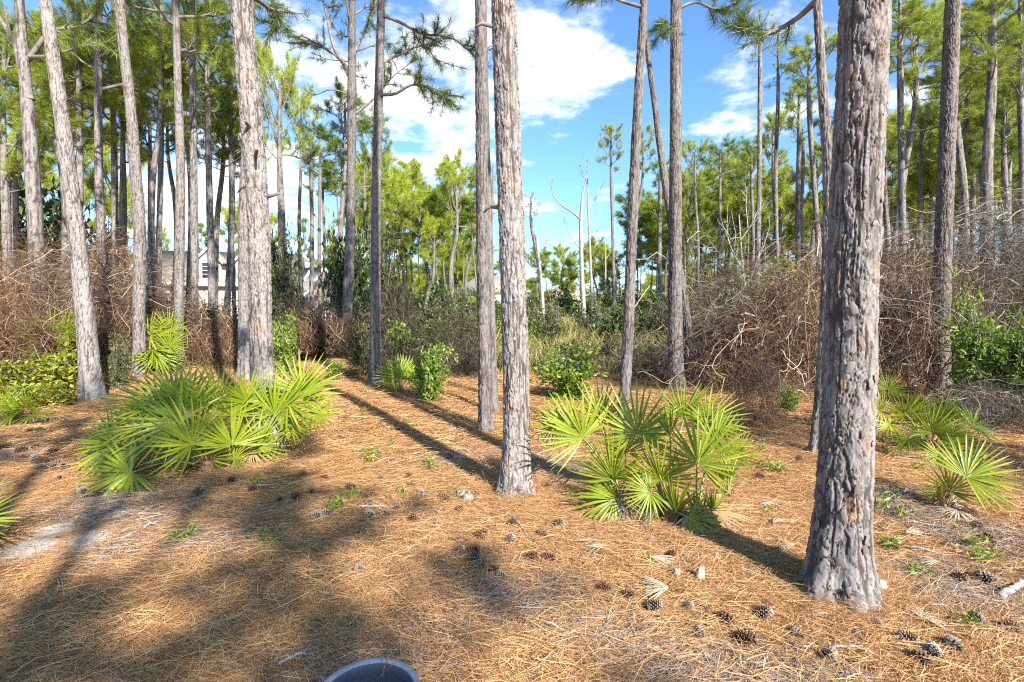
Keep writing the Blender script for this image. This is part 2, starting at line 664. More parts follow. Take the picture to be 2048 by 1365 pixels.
def scatter(name, sources, pts, rots, scl, idx):
    """ONE stuff object: instances the sources at pts"""
    me = bpy.data.meshes.new(name)
    n = len(pts)
    me.vertices.add(n)
    me.vertices.foreach_set('co', np.asarray(pts, np.float32).ravel())
    a = me.attributes.new('rot', 'FLOAT_VECTOR', 'POINT')
    a.data.foreach_set('vector', np.asarray(rots, np.float32).ravel())
    a = me.attributes.new('scl', 'FLOAT_VECTOR', 'POINT')
    s = np.asarray(scl, np.float32)
    if s.ndim == 1:
        s = np.repeat(s[:, None], 3, 1)
    a.data.foreach_set('vector', s.ravel())
    a = me.attributes.new('pick', 'INT', 'POINT')
    a.data.foreach_set('value', np.asarray(idx, np.int32))
    o = obj(name, me, kind='stuff')
    ng = bpy.data.node_groups.new(name, 'GeometryNodeTree')
    ng.interface.new_socket('Geometry', in_out='INPUT', socket_type='NodeSocketGeometry')
    ng.interface.new_socket('Geometry', in_out='OUTPUT', socket_type='NodeSocketGeometry')
    N, L = ng.nodes, ng.links
    gi, go = N.new('NodeGroupInput'), N.new('NodeGroupOutput')
    jn = N.new('GeometryNodeJoinGeometry')
    for s_ in reversed(sources):
        oi = N.new('GeometryNodeObjectInfo')
        oi.inputs['Object'].default_value = s_
        g2 = N.new('GeometryNodeGeometryToInstance')
        L.new(oi.outputs['Geometry'], g2.inputs[0])
        L.new(g2.outputs[0], jn.inputs[0])
    iop = N.new('GeometryNodeInstanceOnPoints')
    iop.inputs['Pick Instance'].default_value = True

    def na(nm, typ):
        x = N.new('GeometryNodeInputNamedAttribute')
        x.data_type = typ
        x.inputs[0].default_value = nm
        return x.outputs['Attribute']
    er = N.new('FunctionNodeEulerToRotation')
    L.new(na('rot', 'FLOAT_VECTOR'), er.inputs[0])
    L.new(gi.outputs[0], iop.inputs['Points'])
    L.new(jn.outputs[0], iop.inputs['Instance'])
    L.new(na('pick', 'INT'), iop.inputs['Instance Index'])
    L.new(er.outputs[0], iop.inputs['Rotation'])
    L.new(na('scl', 'FLOAT_VECTOR'), iop.inputs['Scale'])
    L.new(iop.outputs[0], go.inputs[0])
    md = o.modifiers.new('scatter', 'NODES')
    md.node_group = ng
    return o


# pine straw patches
def straw_patch(n, size, L, wd, lift, seed):
    r = np.random.default_rng(seed)
    c = np.stack([r.normal(0, size, n), r.normal(0, size, n), r.uniform(0, lift, n)], 1)
    main = r.normal(0, .75, n)
    a = main
    d = np.stack([np.cos(a), np.sin(a), r.normal(0, .10, n)], 1)
    ln = L * r.uniform(.6, 1.15, n)[:, None]
    side = np.stack([-np.sin(a), np.cos(a), np.zeros(n)], 1)
    bow = side * (r.normal(0, .13, n)[:, None] * ln)
    rise = np.array([0, 0, 1.0]) * r.uniform(0, .07, n)[:, None] * ln
    pts = [c - d * ln / 2, c + bow + rise, c + d * ln / 2]
    wv = (side + np.array([0, 0, 1]) * r.normal(0, .6, n)[:, None])
    wv = norm(wv) * wd / 2
    V = np.stack([pts[0] - wv, pts[0] + wv, pts[1] - wv, pts[1] + wv, pts[2] - wv * .5, pts[2] + wv * .5], 1)
    b = np.arange(n)[:, None] * 6
    q = np.concatenate([b + [0, 1, 3, 2], b + [2, 3, 5, 4]])
    tint = np.repeat(np.clip(r.beta(2.0, 2.2, n), 0, 1), 6)
    return V.reshape(-1, 3), None, q, tint


straw_near = [lib_obj('straw_source', mk('straw_source', *straw_patch(190, .13, .16, .0016, .020, 100 + i)[:3], M_STRAW,
              attrs={'tint': straw_patch(190, .13, .16, .0016, .020, 100 + i)[3]})) for i in range(7)]
straw_far = [lib_obj('straw_source', mk('straw_source', *straw_patch(150, .25, .18, .0038, .025, 200 + i)[:3], M_STRAW,
             attrs={'tint': straw_patch(150, .25, .18, .0038, .025, 200 + i)[3]})) for i in range(5)]
straw_old = [lib_obj('straw_source', mk('straw_source', *straw_patch(170, .12, .13, .0019, .020, 300 + i)[:3], M_STRAW_OLD,
              attrs={'tint': straw_patch(170, .12, .13, .0019, .020, 300 + i)[3]})) for i in range(3)]
SANDP = [(gp(px, py), r) for (px, py, r) in ((95, 1058, .24), (180, 1084, .20), (205, 1110, .13), (40, 1100, .25), (190, 1145, .17),
                                              (150, 1255, .13), (720, 1232, .15), (800, 1235, .12), (930, 1245, .12))]
pts, rots, scs, ids = [], [], [], []
nS = 0
while nS < 4300:
    y = 1.0 + 4.6 * random.random() ** 0.85
    x = random.uniform(-1.12, 1.12) * (y + .7)
    if any((Vector((x, y, 0)) - Vector((g.x, g.y, 0))).length < r * random.uniform(.5, 1.3) for g, r in SANDP):
        continue
    fl = 0.35 + 0.9 * math.sin(x * .8 + 2) * math.cos(y * 1.1)
    pts.append((x, y, float(G(x, y)) + .004))
    rots.append((random.gauss(0, .05), random.gauss(0, .05), fl + random.gauss(0, .6)))
    scs.append(random.uniform(.75, 1.25))
    old_ = vnoise(np.array([[x * 1.6, y * 1.6, 3.0]]), 5)[0] > .71 and random.random() < .75
    ids.append(len(straw_near) + len(straw_far) + random.randrange(3) if old_ else random.randrange(len(straw_near)))
    nS += 1
nN = len(straw_near)
for i in range(4200):
    y = 5.0 + 9.5 * random.random()
    x = random.uniform(-1.1, 1.1) * (y + .5)
    pts.append((x, y, float(G(x, y)) + .004))
    rots.append((random.gauss(0, .05), random.gauss(0, .05), random.uniform(0, 6.3)))
    scs.append(random.uniform(.7, 1.3))
    ids.append(nN + random.randrange(len(straw_far)))
for (px, py, rr_) in ((1676, 1195, .20), (1029, 993, .17), (536, 905, .17), (971, 868, .13), (1240, 892, .12), (1631, 915, .12), (185, 806, .18), (1878, 800, .18), (750, 773, .15), (1352, 783, .15), (279, 757, .15)):
    g = gp(px, py)
    for i in range(70 if py > 850 else 36):
        a = random.uniform(0, 6.28)
        d = rr_ * random.uniform(.85, 2.3)
        pts.append((g.x + math.cos(a) * d, g.y + math.sin(a) * d, g.z + .004 + max(0, .04 - .035 * (d / rr_ - .85))))
        rots.append((random.gauss(0, .18), random.gauss(0, .18), a + 1.57 + random.gauss(0, .5)))
        scs.append(random.uniform(.5, .9))
        ids.append(random.randrange(len(straw_near)))
scatter('pine_straw', straw_near + straw_far + straw_old, pts, rots, scs, ids)


# ------------------------------------------------------------------ bark-covered trunks
def cells(pu, pz, nu, seed):
    """nearest and second nearest jittered cell on an unrolled, wrapping sheet"""
    iu, iz = np.floor(pu).astype(int), np.floor(pz).astype(int)
    f1 = np.full(len(pu), 9.0)
    f2 = f1.copy()
    pid, tx, tz = np.zeros(len(pu)), np.zeros(len(pu)), np.zeros(len(pu))
    for du in (-1, 0, 1):
        for dz in (-1, 0, 1):
            cu, cz = iu + du, iz + dz
            cm = np.mod(cu, nu)
            jx = cu + .05 + .9 * hash3(cm, cz, cm * 0, seed)
            jz = cz + .05 + .9 * hash3(cm, cz, cm * 0 + 1, seed)
            d = np.maximum(np.abs(pu - jx) * 1.15, np.abs(pz - jz)) * .75 + np.hypot(pu - jx, pz - jz) * .25
            idv = hash3(cm, cz, cm * 0 + 2, seed)
            closer = d < f1
            f2 = np.where(closer, f1, np.minimum(f2, d))
            pid = np.where(closer, idv, pid)
            tx = np.where(closer, pu - jx, tx)
            tz = np.where(closer, pz - jz, tz)
            f1 = np.where(closer, d, f1)
    return f2 - f1, pid, tx, tz


def bark_field(u, z, circ, cw, ch, seed):
    """layered, ragged bark plates on an unrolled trunk; returns relief (0..1), plate id value, crack value"""
    nu = max(5, int(round(circ / cw)))
    th = u / circ * 2 * math.pi
    R_ = circ / 6.28 / cw
    wrp = np.stack([np.cos(th) * R_, np.sin(th) * R_, z / ch * .8], 1)
    w1 = (fbm(wrp * 1.5, 4, seed + 5) - .5)
    w2 = (fbm(wrp * 1.5, 4, seed + 9) - .5)
    w1 = w1 + (fbm(wrp * 7, 3, seed + 61) - .5) * .30
    w2 = w2 + (fbm(wrp * 7, 3, seed + 67) - .5) * .45
    pu = u / circ * nu
    pz = z / (ch * 1.9)
    e, pid, tx, tz = cells(pu + w1 * 1.5, pz + w2 * 1.1, nu, seed)
    e2, pid2, tx2, tz2 = cells(pu * 2 + w2 * 2.2, pz * 2.6 + w1 * 2.0, nu * 2, seed + 31)
    open_ = sstep(.35, .62, fbm(wrp * .7, 2, seed + 40))          # some cracks gape, others barely show
    wdt = .05 + .11 * open_
    ee = sstep(0.0, 1.0, e / wdt)
    crack = 1 - sstep(0.0, .8, e / wdt)
    layer = np.floor(pid2 * 4) / 3
    h = ee * (.40 + .26 * pid - .10 * tz + .16 * tx) + ee * layer * .40 - ee * .16 * tz2 + ee * .10 * tx2
    fur = np.abs(fbm(np.stack([np.cos(th) * R_ * 1.1 + w1 * .4, np.sin(th) * R_ * 1.1, z / ch * .16], 1), 3, seed + 77) - .5)
    fw = 1 - sstep(.012, .05, fur)                              # long meandering furrows
    h = h * (1 - .6 * fw) + (fbm(wrp * 6.0, 4, seed + 20) - .5) * .42
    crack = np.maximum(crack, fw)
    col = np.clip(pid2 * .72 + pid * .28, 0, 1)
    col = np.clip(.5 + (col - .5) * 1.25, 0, 1)
    return h, col, crack


def trunk_mesh(name, path, rad, zvis, sides, dz, cw, ch, depth, mat, seed, flare=.35, lumps=1.0):
    """path (K,3) local, rad (K). Dense rows up to zvis, sparse above."""
    path = np.asarray(path, float)
    s = np.concatenate([[0], np.cumsum(np.linalg.norm(np.diff(path, axis=0), axis=1))])
    rows = list(np.arange(0, min(zvis, s[-1]), dz))
    if s[-1] > zvis:
        rows += list(np.linspace(rows[-1] + dz, s[-1], max(4, int((s[-1] - zvis) / .5))))
    rows = np.array(rows)
    C = np.stack([np.interp(rows, s, path[:, i]) for i in range(3)], 1)
    R = np.interp(rows, s, rad)
    if flare:
        R = R * (1 + flare * np.exp(-np.maximum(rows - .12, 0) / (.09 + R * .55)))
    a = np.arange(sides) / sides * 2 * math.pi
    A, S = np.meshgrid(a, rows)
    Rr = np.repeat(R[:, None], sides, 1)
    circ = 2 * math.pi * float(R[len(R) // 3])
    u = A.ravel() / (2 * math.pi) * circ
    h, pid, crack = bark_field(u, S.ravel(), circ, cw, ch, seed)
    fade = np.minimum(1, (Rr.ravel() / max(rad[0], 1e-3)) * 1.3)
    root_l = np.exp(-S / .28) * (.16 * np.sin(A * 4 + seed) + .12 * np.sin(A * 7 + 2 * seed)) * flare * 2
    lump = lumps * .022 * (np.sin(A * 2 + S * 1.1 + seed) + np.sin(A * 3 - S * .7 + 2 * seed))
    rr = Rr * (.97 + root_l + lump) + ((h - .85) * depth * fade).reshape(A.shape)
    T = np.gradient(C, axis=0)
    T = norm(T)
    U = norm(np.cross(np.array([0., 1, 0]), T))
    W = np.cross(T, U)
    V = C[:, None, :] + rr[..., None] * (np.cos(A)[..., None] * U[:, None, :] + np.sin(A)[..., None] * W[:, None, :])
    idx = np.arange(len(rows) * sides).reshape(len(rows), sides)
    b = np.roll(idx, -1, 1)
    q = np.stack([idx[:-1], b[:-1], b[1:], idx[1:]], -1).reshape(-1, 4)
    return mk(name, V.reshape(-1, 3), None, q, mat, sides < 100, {'plate': pid, 'crack': crack}), (rows, C, R, U, W)


# ------------------------------------------------------------------ crown library
def tuft_cloud(C, A, n, L, wd, seed, cone=.75, base_tint=None):
    """needle bursts: C (M,3) centres, A (M,3) axes -> tris"""
    r = np.random.default_rng(seed)
    M_ = len(C)
    Cn = np.repeat(C, n, 0)
    d = norm(np.repeat(A, n, 0) * cone + r.normal(0, .62, (M_ * n, 3)))
    b = Cn + d * L * .05 + np.repeat(A, n, 0) * r.uniform(-.6, .15, (M_ * n, 1)) * L
    ln = L * r.uniform(.65, 1.1, (M_ * n, 1))
    tip = b + d * ln - np.array([0, 0, .06]) * ln
    sd_ = norm(np.cross(d, r.normal(0, 1, (M_ * n, 3)))) * wd / 2
    V = np.stack([b - sd_, b + sd_, tip], 1).reshape(-1, 3)
    t_ = np.arange(M_ * n * 3).reshape(-1, 3)
    bt = r.uniform(.15, .8, M_) if base_tint is None else base_tint
    ti = np.clip(np.repeat(bt, n) + r.normal(0, .13, M_ * n), 0, .93)
    ti = np.where(r.random(M_ * n) < .03, 1.0, ti)
    return V, t_, None, np.repeat(ti, 3)


def limb_curve(p0, d0, L, n, rise, wig, r):
    P = [np.array(p0, float)]
    d = np.array(d0, float)
    for i in range(n - 1):
        d = d + np.array([0, 0, rise / n]) + r.normal(0, wig, 3)
        d = d / np.linalg.norm(d)
        P.append(P[-1] + d * L / (n - 1))
    return np.array(P)


def make_crown(seed, H, R, nl, sub, needles, nL, nW, shape='round', sparse=1.0, tip_only=False):
    """returns list of limb meshes data [(V,q)], needle data (V,t,None,tint)"""
    r = np.random.default_rng(seed)
    limbs = []
    C, A = [], []
    for i in range(nl):
        f = (i + r.uniform(0, .8)) / nl
        z = H * (.02 + .90 * f)
        if shape == 'umbrella':
            prof = .45 + .55 * math.sin(math.pi * min(1, (f * .9 + .1))) if f < .8 else .8 - (f - .8) * 2.0
        elif shape == 'tall':
            prof = (.55 + .5 * f) if f < .4 else .75 * (1.15 - f) + .2
        else:
            prof = math.sqrt(max(.08, 1 - (f * 1.75 - .8) ** 2)) if f < 1 else .3
        L = R * prof * r.uniform(.75, 1.15)
        az = i * 2.4 + r.uniform(-.5, .5)
        el = r.uniform(-.05, .35) + f * .7
        d0 = (math.cos(az) * math.cos(el), math.sin(az) * math.cos(el), math.sin(el))
        P = limb_curve((0, 0, z), d0, L, 8, r.uniform(.1, .9) * (1 if shape != 'umbrella' else 1.1), .13, r)
        r0 = .012 + .016 * L
        parts = [tubes(P[None], np.linspace(r0, .008, 8)[None], 5)]
        segs = [(P, L)]
        ns = max(3, int(sub * L / R * 1.1 + 1))
        for k in range(ns):
            tpos = r.uniform(.30, .98)
            j = tpos * 7
            j0 = int(j)
            p = P[j0] + (P[min(j0 + 1, 7)] - P[j0]) * (j - j0)
            dd = norm(P[min(j0 + 1, 7)] - P[max(j0 - 1, 0)])
            dd = norm(dd * .6 + norm(r.normal(0, 1, 3)) * .75 + np.array([0, 0, .22]))
            l2 = L * r.uniform(.22, .45) * (1.2 - tpos * .5) + .12
            P2 = limb_curve(p, dd, l2, 5, .6, .16, r)
            parts.append(tubes(P2[None], np.linspace(r0 * .45, .005, 5)[None], 4))
            segs.append((P2, l2))
        for si, (S_, l_) in enumerate(segs):
            K = len(S_)
            C.append(S_[-1])
            A.append(norm(S_[-1] - S_[-2]))
            if not tip_only:
                for tt in ([.55, .78] if si else [.7, .85]):
                    if r.random() < sparse:
                        j = tt * (K - 1)
                        j0 = int(j)
                        p = S_[j0] + (S_[j0 + 1] - S_[j0]) * (j - j0)
                        off = norm(r.normal(0, 1, 3) + np.array([0, 0, .4]))
                        C.append(p + off * .12)
                        A.append(norm(off + norm(S_[j0 + 1] - S_[j0]) * .7))
        Vq = join([(v, None, q_) for v, q_ in parts])
        limbs.append((Vq[0], Vq[2]))
    C.append(np.array([0, 0, H]))
    A.append(np.array([0, 0, 1.]))
    C, A = np.array(C), np.array(A)
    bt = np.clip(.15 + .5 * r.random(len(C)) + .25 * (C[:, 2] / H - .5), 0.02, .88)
    return limbs, tuft_cloud(C, A, needles, nL, nW, seed + 1, base_tint=bt)


class Crown:
    def __init__(s, seed, H, R, nl, sub, needles, nL, nW, shape, mat, joined, **kw):
        limbs, nd = make_crown(seed, H, R, nl, sub, needles, nL, nW, shape, **kw)
        s.H, s.R = H, R
        s.needles = mk('crown', nd[0], nd[1], None, mat, False, {'tint': nd[3]})
        if joined:
            J = join([(v, None, q_) for v, q_ in limbs])
            s.limbs = [mk('branches', J[0], None, J[2], M_LIMB, True)]
        else:
            s.limbs = [mk('limb', v, None, q_, M_LIMB, True) for v, q_ in limbs]
        s.joined = joined


# near (10-16 m), mid (16-30 m), far (30 m and beyond)
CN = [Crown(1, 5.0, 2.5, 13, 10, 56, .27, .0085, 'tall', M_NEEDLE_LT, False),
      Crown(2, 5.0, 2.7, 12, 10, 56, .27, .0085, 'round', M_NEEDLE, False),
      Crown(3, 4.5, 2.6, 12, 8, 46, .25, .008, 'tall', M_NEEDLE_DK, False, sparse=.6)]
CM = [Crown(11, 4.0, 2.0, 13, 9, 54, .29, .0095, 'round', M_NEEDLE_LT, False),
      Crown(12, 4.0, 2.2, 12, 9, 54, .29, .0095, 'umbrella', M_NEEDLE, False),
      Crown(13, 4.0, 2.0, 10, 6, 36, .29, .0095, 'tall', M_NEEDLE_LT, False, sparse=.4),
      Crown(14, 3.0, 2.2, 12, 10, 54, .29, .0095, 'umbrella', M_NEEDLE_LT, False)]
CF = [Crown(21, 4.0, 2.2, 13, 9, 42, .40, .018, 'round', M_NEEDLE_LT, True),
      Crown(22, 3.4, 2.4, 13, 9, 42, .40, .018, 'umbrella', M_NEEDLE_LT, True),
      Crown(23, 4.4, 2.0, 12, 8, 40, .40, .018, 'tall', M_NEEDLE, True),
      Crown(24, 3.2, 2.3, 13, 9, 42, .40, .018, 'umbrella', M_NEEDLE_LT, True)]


def add_crown(tree, cr, base, zscale, rscale, rz, tilt=(0, 0)):
    """crown and limbs as parts of tree; base is local"""
    M = Matrix.Translation(base) @ Matrix.Rotation(tilt[0], 4, 'X') @ Matrix.Rotation(tilt[1], 4, 'Y') @ Matrix.Rotation(rz, 4, 'Z') @ Matrix.Diagonal((rscale, rscale, zscale, 1))
    mat_obj('crown', cr.needles, M, tree)
    for lm in cr.limbs:
        mat_obj('branches' if cr.joined else 'limb', lm, M, tree)


TREES = []      # (pixel x at base, Y, object)
FRONT = []      # landmark trunks for labels: (px at y=600, phrase)


def pine(label, pts, base_py=None, Y=None, top=None, crown=None, q=2, mat=None, seed=1, flare=.35, name='pine_tree', cat='tree', group=None, kf=1.0):
    """pts: list of (px, py, width_px) from the top of the picture down to the base"""
    pts = sorted(pts, key=lambda p: -p[1])
    bx, by, bw = pts[0]
    if Y is None:
        g = gp(bx, base_py if base_py else by)
        Y = g.y
    g = at(bx, by, Y)
    z0 = float(G(g.x, Y)) - .06
    W = [np.array([*at(px, py, Y)]) for px, py, _ in pts]
    rd = [w_ * .5 / F * Y for _, _, w_ in pts]
    if W[0][2] > z0:
        ex = W[0] + (W[0] - W[1]) * ((W[0][2] - z0) / max(.2, (W[1][2] - W[0][2])))
        W.insert(0, np.array([ex[0], Y, z0]))
        rd.insert(0, rd[0])
    else:
        W[0][2] = z0
    zv = W[-1][2]
    if top and top > W[-1][2] + .3:
        d = (W[-1] - W[-2]) / (W[-1][2] - W[-2][2])
        h = top - W[-1][2]
        W.append(W[-1] + np.array([d[0] * .6, .02, 1]) * h * .5)
        rd.append(rd[-1] * .8)
        W.append(W[-1] + np.array([d[0] * .3, .02, 1]) * h * .5)
        rd.append(max(.02, rd[-2] * .35))
    origin = W[0].copy()
    origin[2] += .06
    K = 40
    full = spline(np.array([[*w_, r_] for w_, r_ in zip(W, rd)]), K)
    path = full[:, :3] - origin
    rad = np.maximum(full[:, 3], .015)
    o = root(name, origin, label, cat, group)
    mt = mat or M_BARK
    zvis = zv - origin[2] + .4
    r0 = rad[0]
    sides, dz, cw, ch, dep = {4: (210, .0072, .050, .085, .015), 3: (150, .009, .042, .068, .014), 2: (72, .022, .046, .07, .013),
                              1: (28, .06, .06, .14, .008), 0: (9, .5, .1, .4, .0)}[q]
    if q == 0:
        Vt, tt, qt = tube1(path[::3], rad[::3], 8, False)
        me = mk('trunk', Vt, tt, qt, M_FARBARK, True)
        info = None
    else:
        me, info = trunk_mesh('trunk', path, rad, zvis, sides, dz, cw, ch, dep * kf, mt, seed, flare)
    tr = obj('trunk', me, o)
    o['_Y'] = Y
    if crown:
        cr, zc_, sz, sr, rz = crown
        zc_ = zc_ - origin[2]
        k = np.interp(zc_, path[:, 2], np.arange(K))
        b = [np.interp(k, np.arange(K), path[:, i]) for i in range(3)]
        add_crown(o, cr, b, sz, sr, rz)
    TREES.append((bx, Y, o))
    del o['_Y']
    return o, tr, info, origin


def custom_limb(tree, origin, ptsY, r0, tufts, seed, mat=M_NEEDLE_DK, needles=46, L=.2, wd=.006, name='limb', subs=5, sublen=.35, tipfrom=.35):
    """a limb through world points; twigs and needle tufts on its outer part"""
    r = np.random.default_rng(seed)
    P = spline(np.array([[*p] for p in ptsY]) - np.array([*origin]), 16)
    parts = [tubes(P[None], np.linspace(r0, r0 * .25, 16)[None], 6)]
    C, A = [P[-1]], [norm(P[-1] - P[-2])]
    for k in range(subs):
        tpos = r.uniform(tipfrom, .98) * 15
        j0 = min(int(tpos), 14)
        p = P[j0] + (P[j0 + 1] - P[j0]) * (tpos - j0)
        dd = norm(norm(P[j0 + 1] - P[j0]) * .7 + norm(r.normal(0, 1, 3)) * .7)
        P2 = limb_curve(p, dd, sublen * r.uniform(.5, 1.3), 6, .3, .2, r)
        parts.append(tubes(P2[None], np.linspace(r0 * .4, .004, 6)[None], 4))
        for tt in (1., .75, .5):
            if r.random() < tufts:
                q_ = P2[int(tt * 5)]
                C.append(q_)
                A.append(norm(norm(P2[-1] - P2[-2]) + r.normal(0, .4, 3)))
    J = join([(v, None, q_) for v, q_ in parts])
    lo = obj(name, mk('limb', J[0], None, J[2], M_LIMB, True), tree)
    if tufts > 0:
        V, t_, _, ti = tuft_cloud(np.array(C), np.array(A), needles, L, wd, seed + 3)
        obj('needle_tuft', mk('needle_tuft', V, t_, None, mat, False, {'tint': ti}), lo)
    return lo


def stubs(trunk, info, n, zr, seed):
    """short dead branch stubs"""
    rows, C, R, U, W = info
    r = random.Random(seed)
    for i in range(n):
        k = min(int(np.searchsorted(rows, r.uniform(*zr))), len(rows) - 1)
        a = r.uniform(2.6, 6.8)
        nrm = U[k] * math.cos(a) + W[k] * math.sin(a)
        p0 = C[k] + nrm * R[k] * .8
        ln = r.uniform(.05, .22)
        p1 = p0 + nrm * (R[k] * .2 + ln * .6) + np.array([0, 0, .02])
        p2 = p0 + nrm * (R[k] * .2 + ln) + np.array([0, 0, r.uniform(-.05, .06)])
        rd_ = R[k] * r.uniform(.09, .16)
        V, t_, q_ = tube1(np.array([p0, p1, p2]), [rd_ * 1.3, rd_, rd_ * .6], 7)
        obj('branch_stub', mk('branch_stub', V, t_, q_, M_LIMB, True), trunk)


# ---- bark plates that stand off the nearest trunks: sub-parts of the trunk
def flake_mesh(seed, mat):
    r = np.random.default_rng(seed)
    n = 10
    a = np.arange(n) / n * 2 * math.pi + r.normal(0, .18, n)
    rr = r.uniform(.5, 1.2, n)
    x = np.cos(a) * rr * .5
    z = np.sin(a) * rr * .5
    curl = -.10 * z + .10 * z * z * 2 - .25 * x * x
    outer = np.stack([x, -(curl + .05), z], 1)
    mid = np.array([[0, -.06, 0]])
    inner = np.stack([x * .93, -(curl - .04), z * .93], 1)
    V = np.vstack([outer, mid, inner])
    k = np.arange(n)
    k2 = (k + 1) % n
    t_ = np.stack([np.full(n, n), k, k2], 1)
    q_ = np.stack([k, n + 1 + k, n + 1 + k2, k2], 1)
    return mk('bark_plate', V, t_, q_, mat)


FLAKES = [flake_mesh(300 + i, M_FLAKES[(0, 3, 0, 1, 2, 0, 3, 1)[i]]) for i in range(8)]


def bark_plates(trunk, info, n, size, zr, seed, a0=math.pi, a1=2 * math.pi, lift=.0):
    """scatter plates over the side of the trunk that faces the path"""
    rows, C, R, U, W = info
    r = random.Random(seed)
    for i in range(n):
        z = r.uniform(*zr)
        k = min(int(np.searchsorted(rows, z)), len(rows) - 1)
        a = r.uniform(a0, a1)
        nrm = U[k] * math.cos(a) + W[k] * math.sin(a)
        pos = C[k] + nrm * (R[k] + lift)
        nv = Vector(nrm)
        zv = Vector((0, 0, 1))
        xv = nv.cross(zv).normalized()
        yv = -nv
        zv = xv.cross(yv) * -1
        if zv.z < 0:
            zv = -zv
        xv = yv.cross(zv)
        M = Matrix((xv, yv, zv)).transposed().to_4x4()
        sx = size * r.uniform(.5, 1.15)
        M = Matrix.Translation(pos) @ M @ Matrix.Rotation(r.gauss(0, .25), 4, 'Y') @ Matrix.Rotation(r.uniform(-.02, .14), 4, 'X') @ Matrix.Diagonal((sx, size * .38, sx * r.uniform(1.1, 2.1), 1))
        mat_obj('bark_plate', FLAKES[r.randrange(8)], M, trunk)


# ------------------------------------------------------------------ the foreground and middle pines
hero, hero_tr, hero_i, hero_o = pine('massive pine with thick curling grey bark plates, nearest trunk beside the fan palms',
    [(1730, 0, 86), (1721, 230, 88), (1709, 466, 90), (1701, 700, 94), (1694, 880, 99), (1685, 1040, 105), (1677, 1195, 110)],
    top=15, q=4, crown=(CN[1], 10.5, .7, .7, .4), seed=7, flare=.50)
bark_plates(hero_tr, hero_i, 60, .042, (.1, 3.6), 1)
cen, cen_tr, cen_i, cen_o = pine('straight pale-barked pine in the middle of the clearing, bare straw all round its foot',
    [(1007, 0, 48), (1014, 230, 50), (1023, 466, 52), (1030, 700, 55), (1033, 866, 57), (1029, 993, 60)],
    top=16, q=3, crown=(CN[0], 11.5, .7, .7, 2.0), seed=17, mat=M_BARK_PALE, flare=.42)
bark_plates(cen_tr, cen_i, 40, .042, (.1, 4.3), 2)
lf, lf_tr, lf_i, lf_o = pine('thick pale pine rising right behind the wide bright palmetto clump',
    [(480, 0, 41), (500, 210, 42), (519, 466, 42), (523, 700, 46), (536, 905, 50)],
    top=16, q=3, crown=(CN[1], 11.5, .7, .65, 1.0), seed=27, mat=M_BARK_PALE)
bark_plates(lf_tr, lf_i, 36, .042, (.6, 5), 3)
pine('slimmer grey pine tucked against the thick trunk behind the palmetto clump',
     [(500, 0, 16), (500, 190, 17), (488, 400, 20), (489, 600, 23), (490, 762, 26)], top=16, q=2, crown=(CN[0], 12, .7, .6, 1.7), seed=31, mat=M_BARK)
pine('pale straight pine leaning a little, standing at the edge of the yellow-green ferns',
     [(90, 0, 20), (112, 150, 24), (135, 320, 27), (155, 480, 29), (172, 650, 33), (185, 806, 38)], top=16, q=2,
     crown=(CN[2], 12, .7, .7, 3.0), seed=37, mat=M_BARK_PALE)
tA, _, _, oA = pine('grey pine with heavy dark limbs, farthest to the side of the vine thicket',
     [(38, 0, 16), (50, 150, 20), (62, 300, 24), (72, 470, 26), (84, 740, 28)], Y=11.5, top=15, q=1,
     crown=(CN[1], 9.0, 1, 1, .3), seed=41)
pine('slender vine-wrapped pine between two pale trunks near the ferns',
     [(198, 0, 12), (196, 180, 13), (198, 360, 15), (204, 520, 16), (214, 720, 18)], Y=14, top=15, q=1, crown=(CN[0], 6.9, 1.2, .95, 1.3), seed=43)
pine('wavy-stemmed grey pine beside the small green palmetto in the shade',
     [(238, 0, 18), (250, 120, 18), (262, 220, 19), (270, 330, 20), (280, 480, 22), (278, 620, 23), (279, 757, 26)], top=15, q=2,
     crown=(CN[2], 10.5, .8, .8, 4), seed=47, mat=M_BARK)
pine('straight slim pine with bark bare of limbs, in front of the dark brush mound',
     [(355, 150, 14), (361, 330, 16), (359, 520, 18), (357, 742, 19)], top=13, q=2, crown=(CN[0], 6.6, 1.1, 1, 2.2), seed=53, mat=M_BARK)
pine('slim pine just beyond the brush mound, its foot in dry brown brush',
     [(384, 60, 12), (387, 300, 13), (389, 520, 15), (388, 722, 16)], Y=13.5, top=14, q=1, crown=(CN[1], 7.8, 1, .9, 5.0), seed=59)
pine('thin straight pine standing in front of the tan house gable',
     [(322, 110, 9), (322, 300, 10), (318, 480, 11), (316, 660, 12)], Y=17, top=14, q=1, crown=(CM[1], 7.8, 1.5, 1.3, 1.2), seed=61)
pj, _, _, oj = pine('tall forked pine with upswept dark limbs against the white cloud',
     [(704, 40, 14), (704, 150, 17), (702, 400, 18), (697, 560, 20), (690, 710, 22)], top=13.5, q=2,
     crown=(CN[2], 8.6, 1.0, .9, 1.0), seed=67, mat=M_BARK_DARK)
pi_, _, _, oi_ = pine('dark-barked straight pine whose needled side limbs cross the white cloud',
     [(763, 0, 16), (758, 160, 17), (752, 400, 19), (751, 600, 21), (750, 773, 25)], top=15, q=2, crown=(CN[1], 11, .7, .65, .2), seed=71, mat=M_BARK_DARK)
pk, _, _, ok_ = pine('narrow dark pine close beside the middle trunk, one side deep in shade',
     [(962, 0, 23), (963, 230, 24), (965, 460, 26), (968, 700, 27), (971, 868, 29)], top=15, q=2, crown=(CN[0], 11, .7, .6, 4.2), seed=73, mat=M_BARK_DARK, kf=1.25)
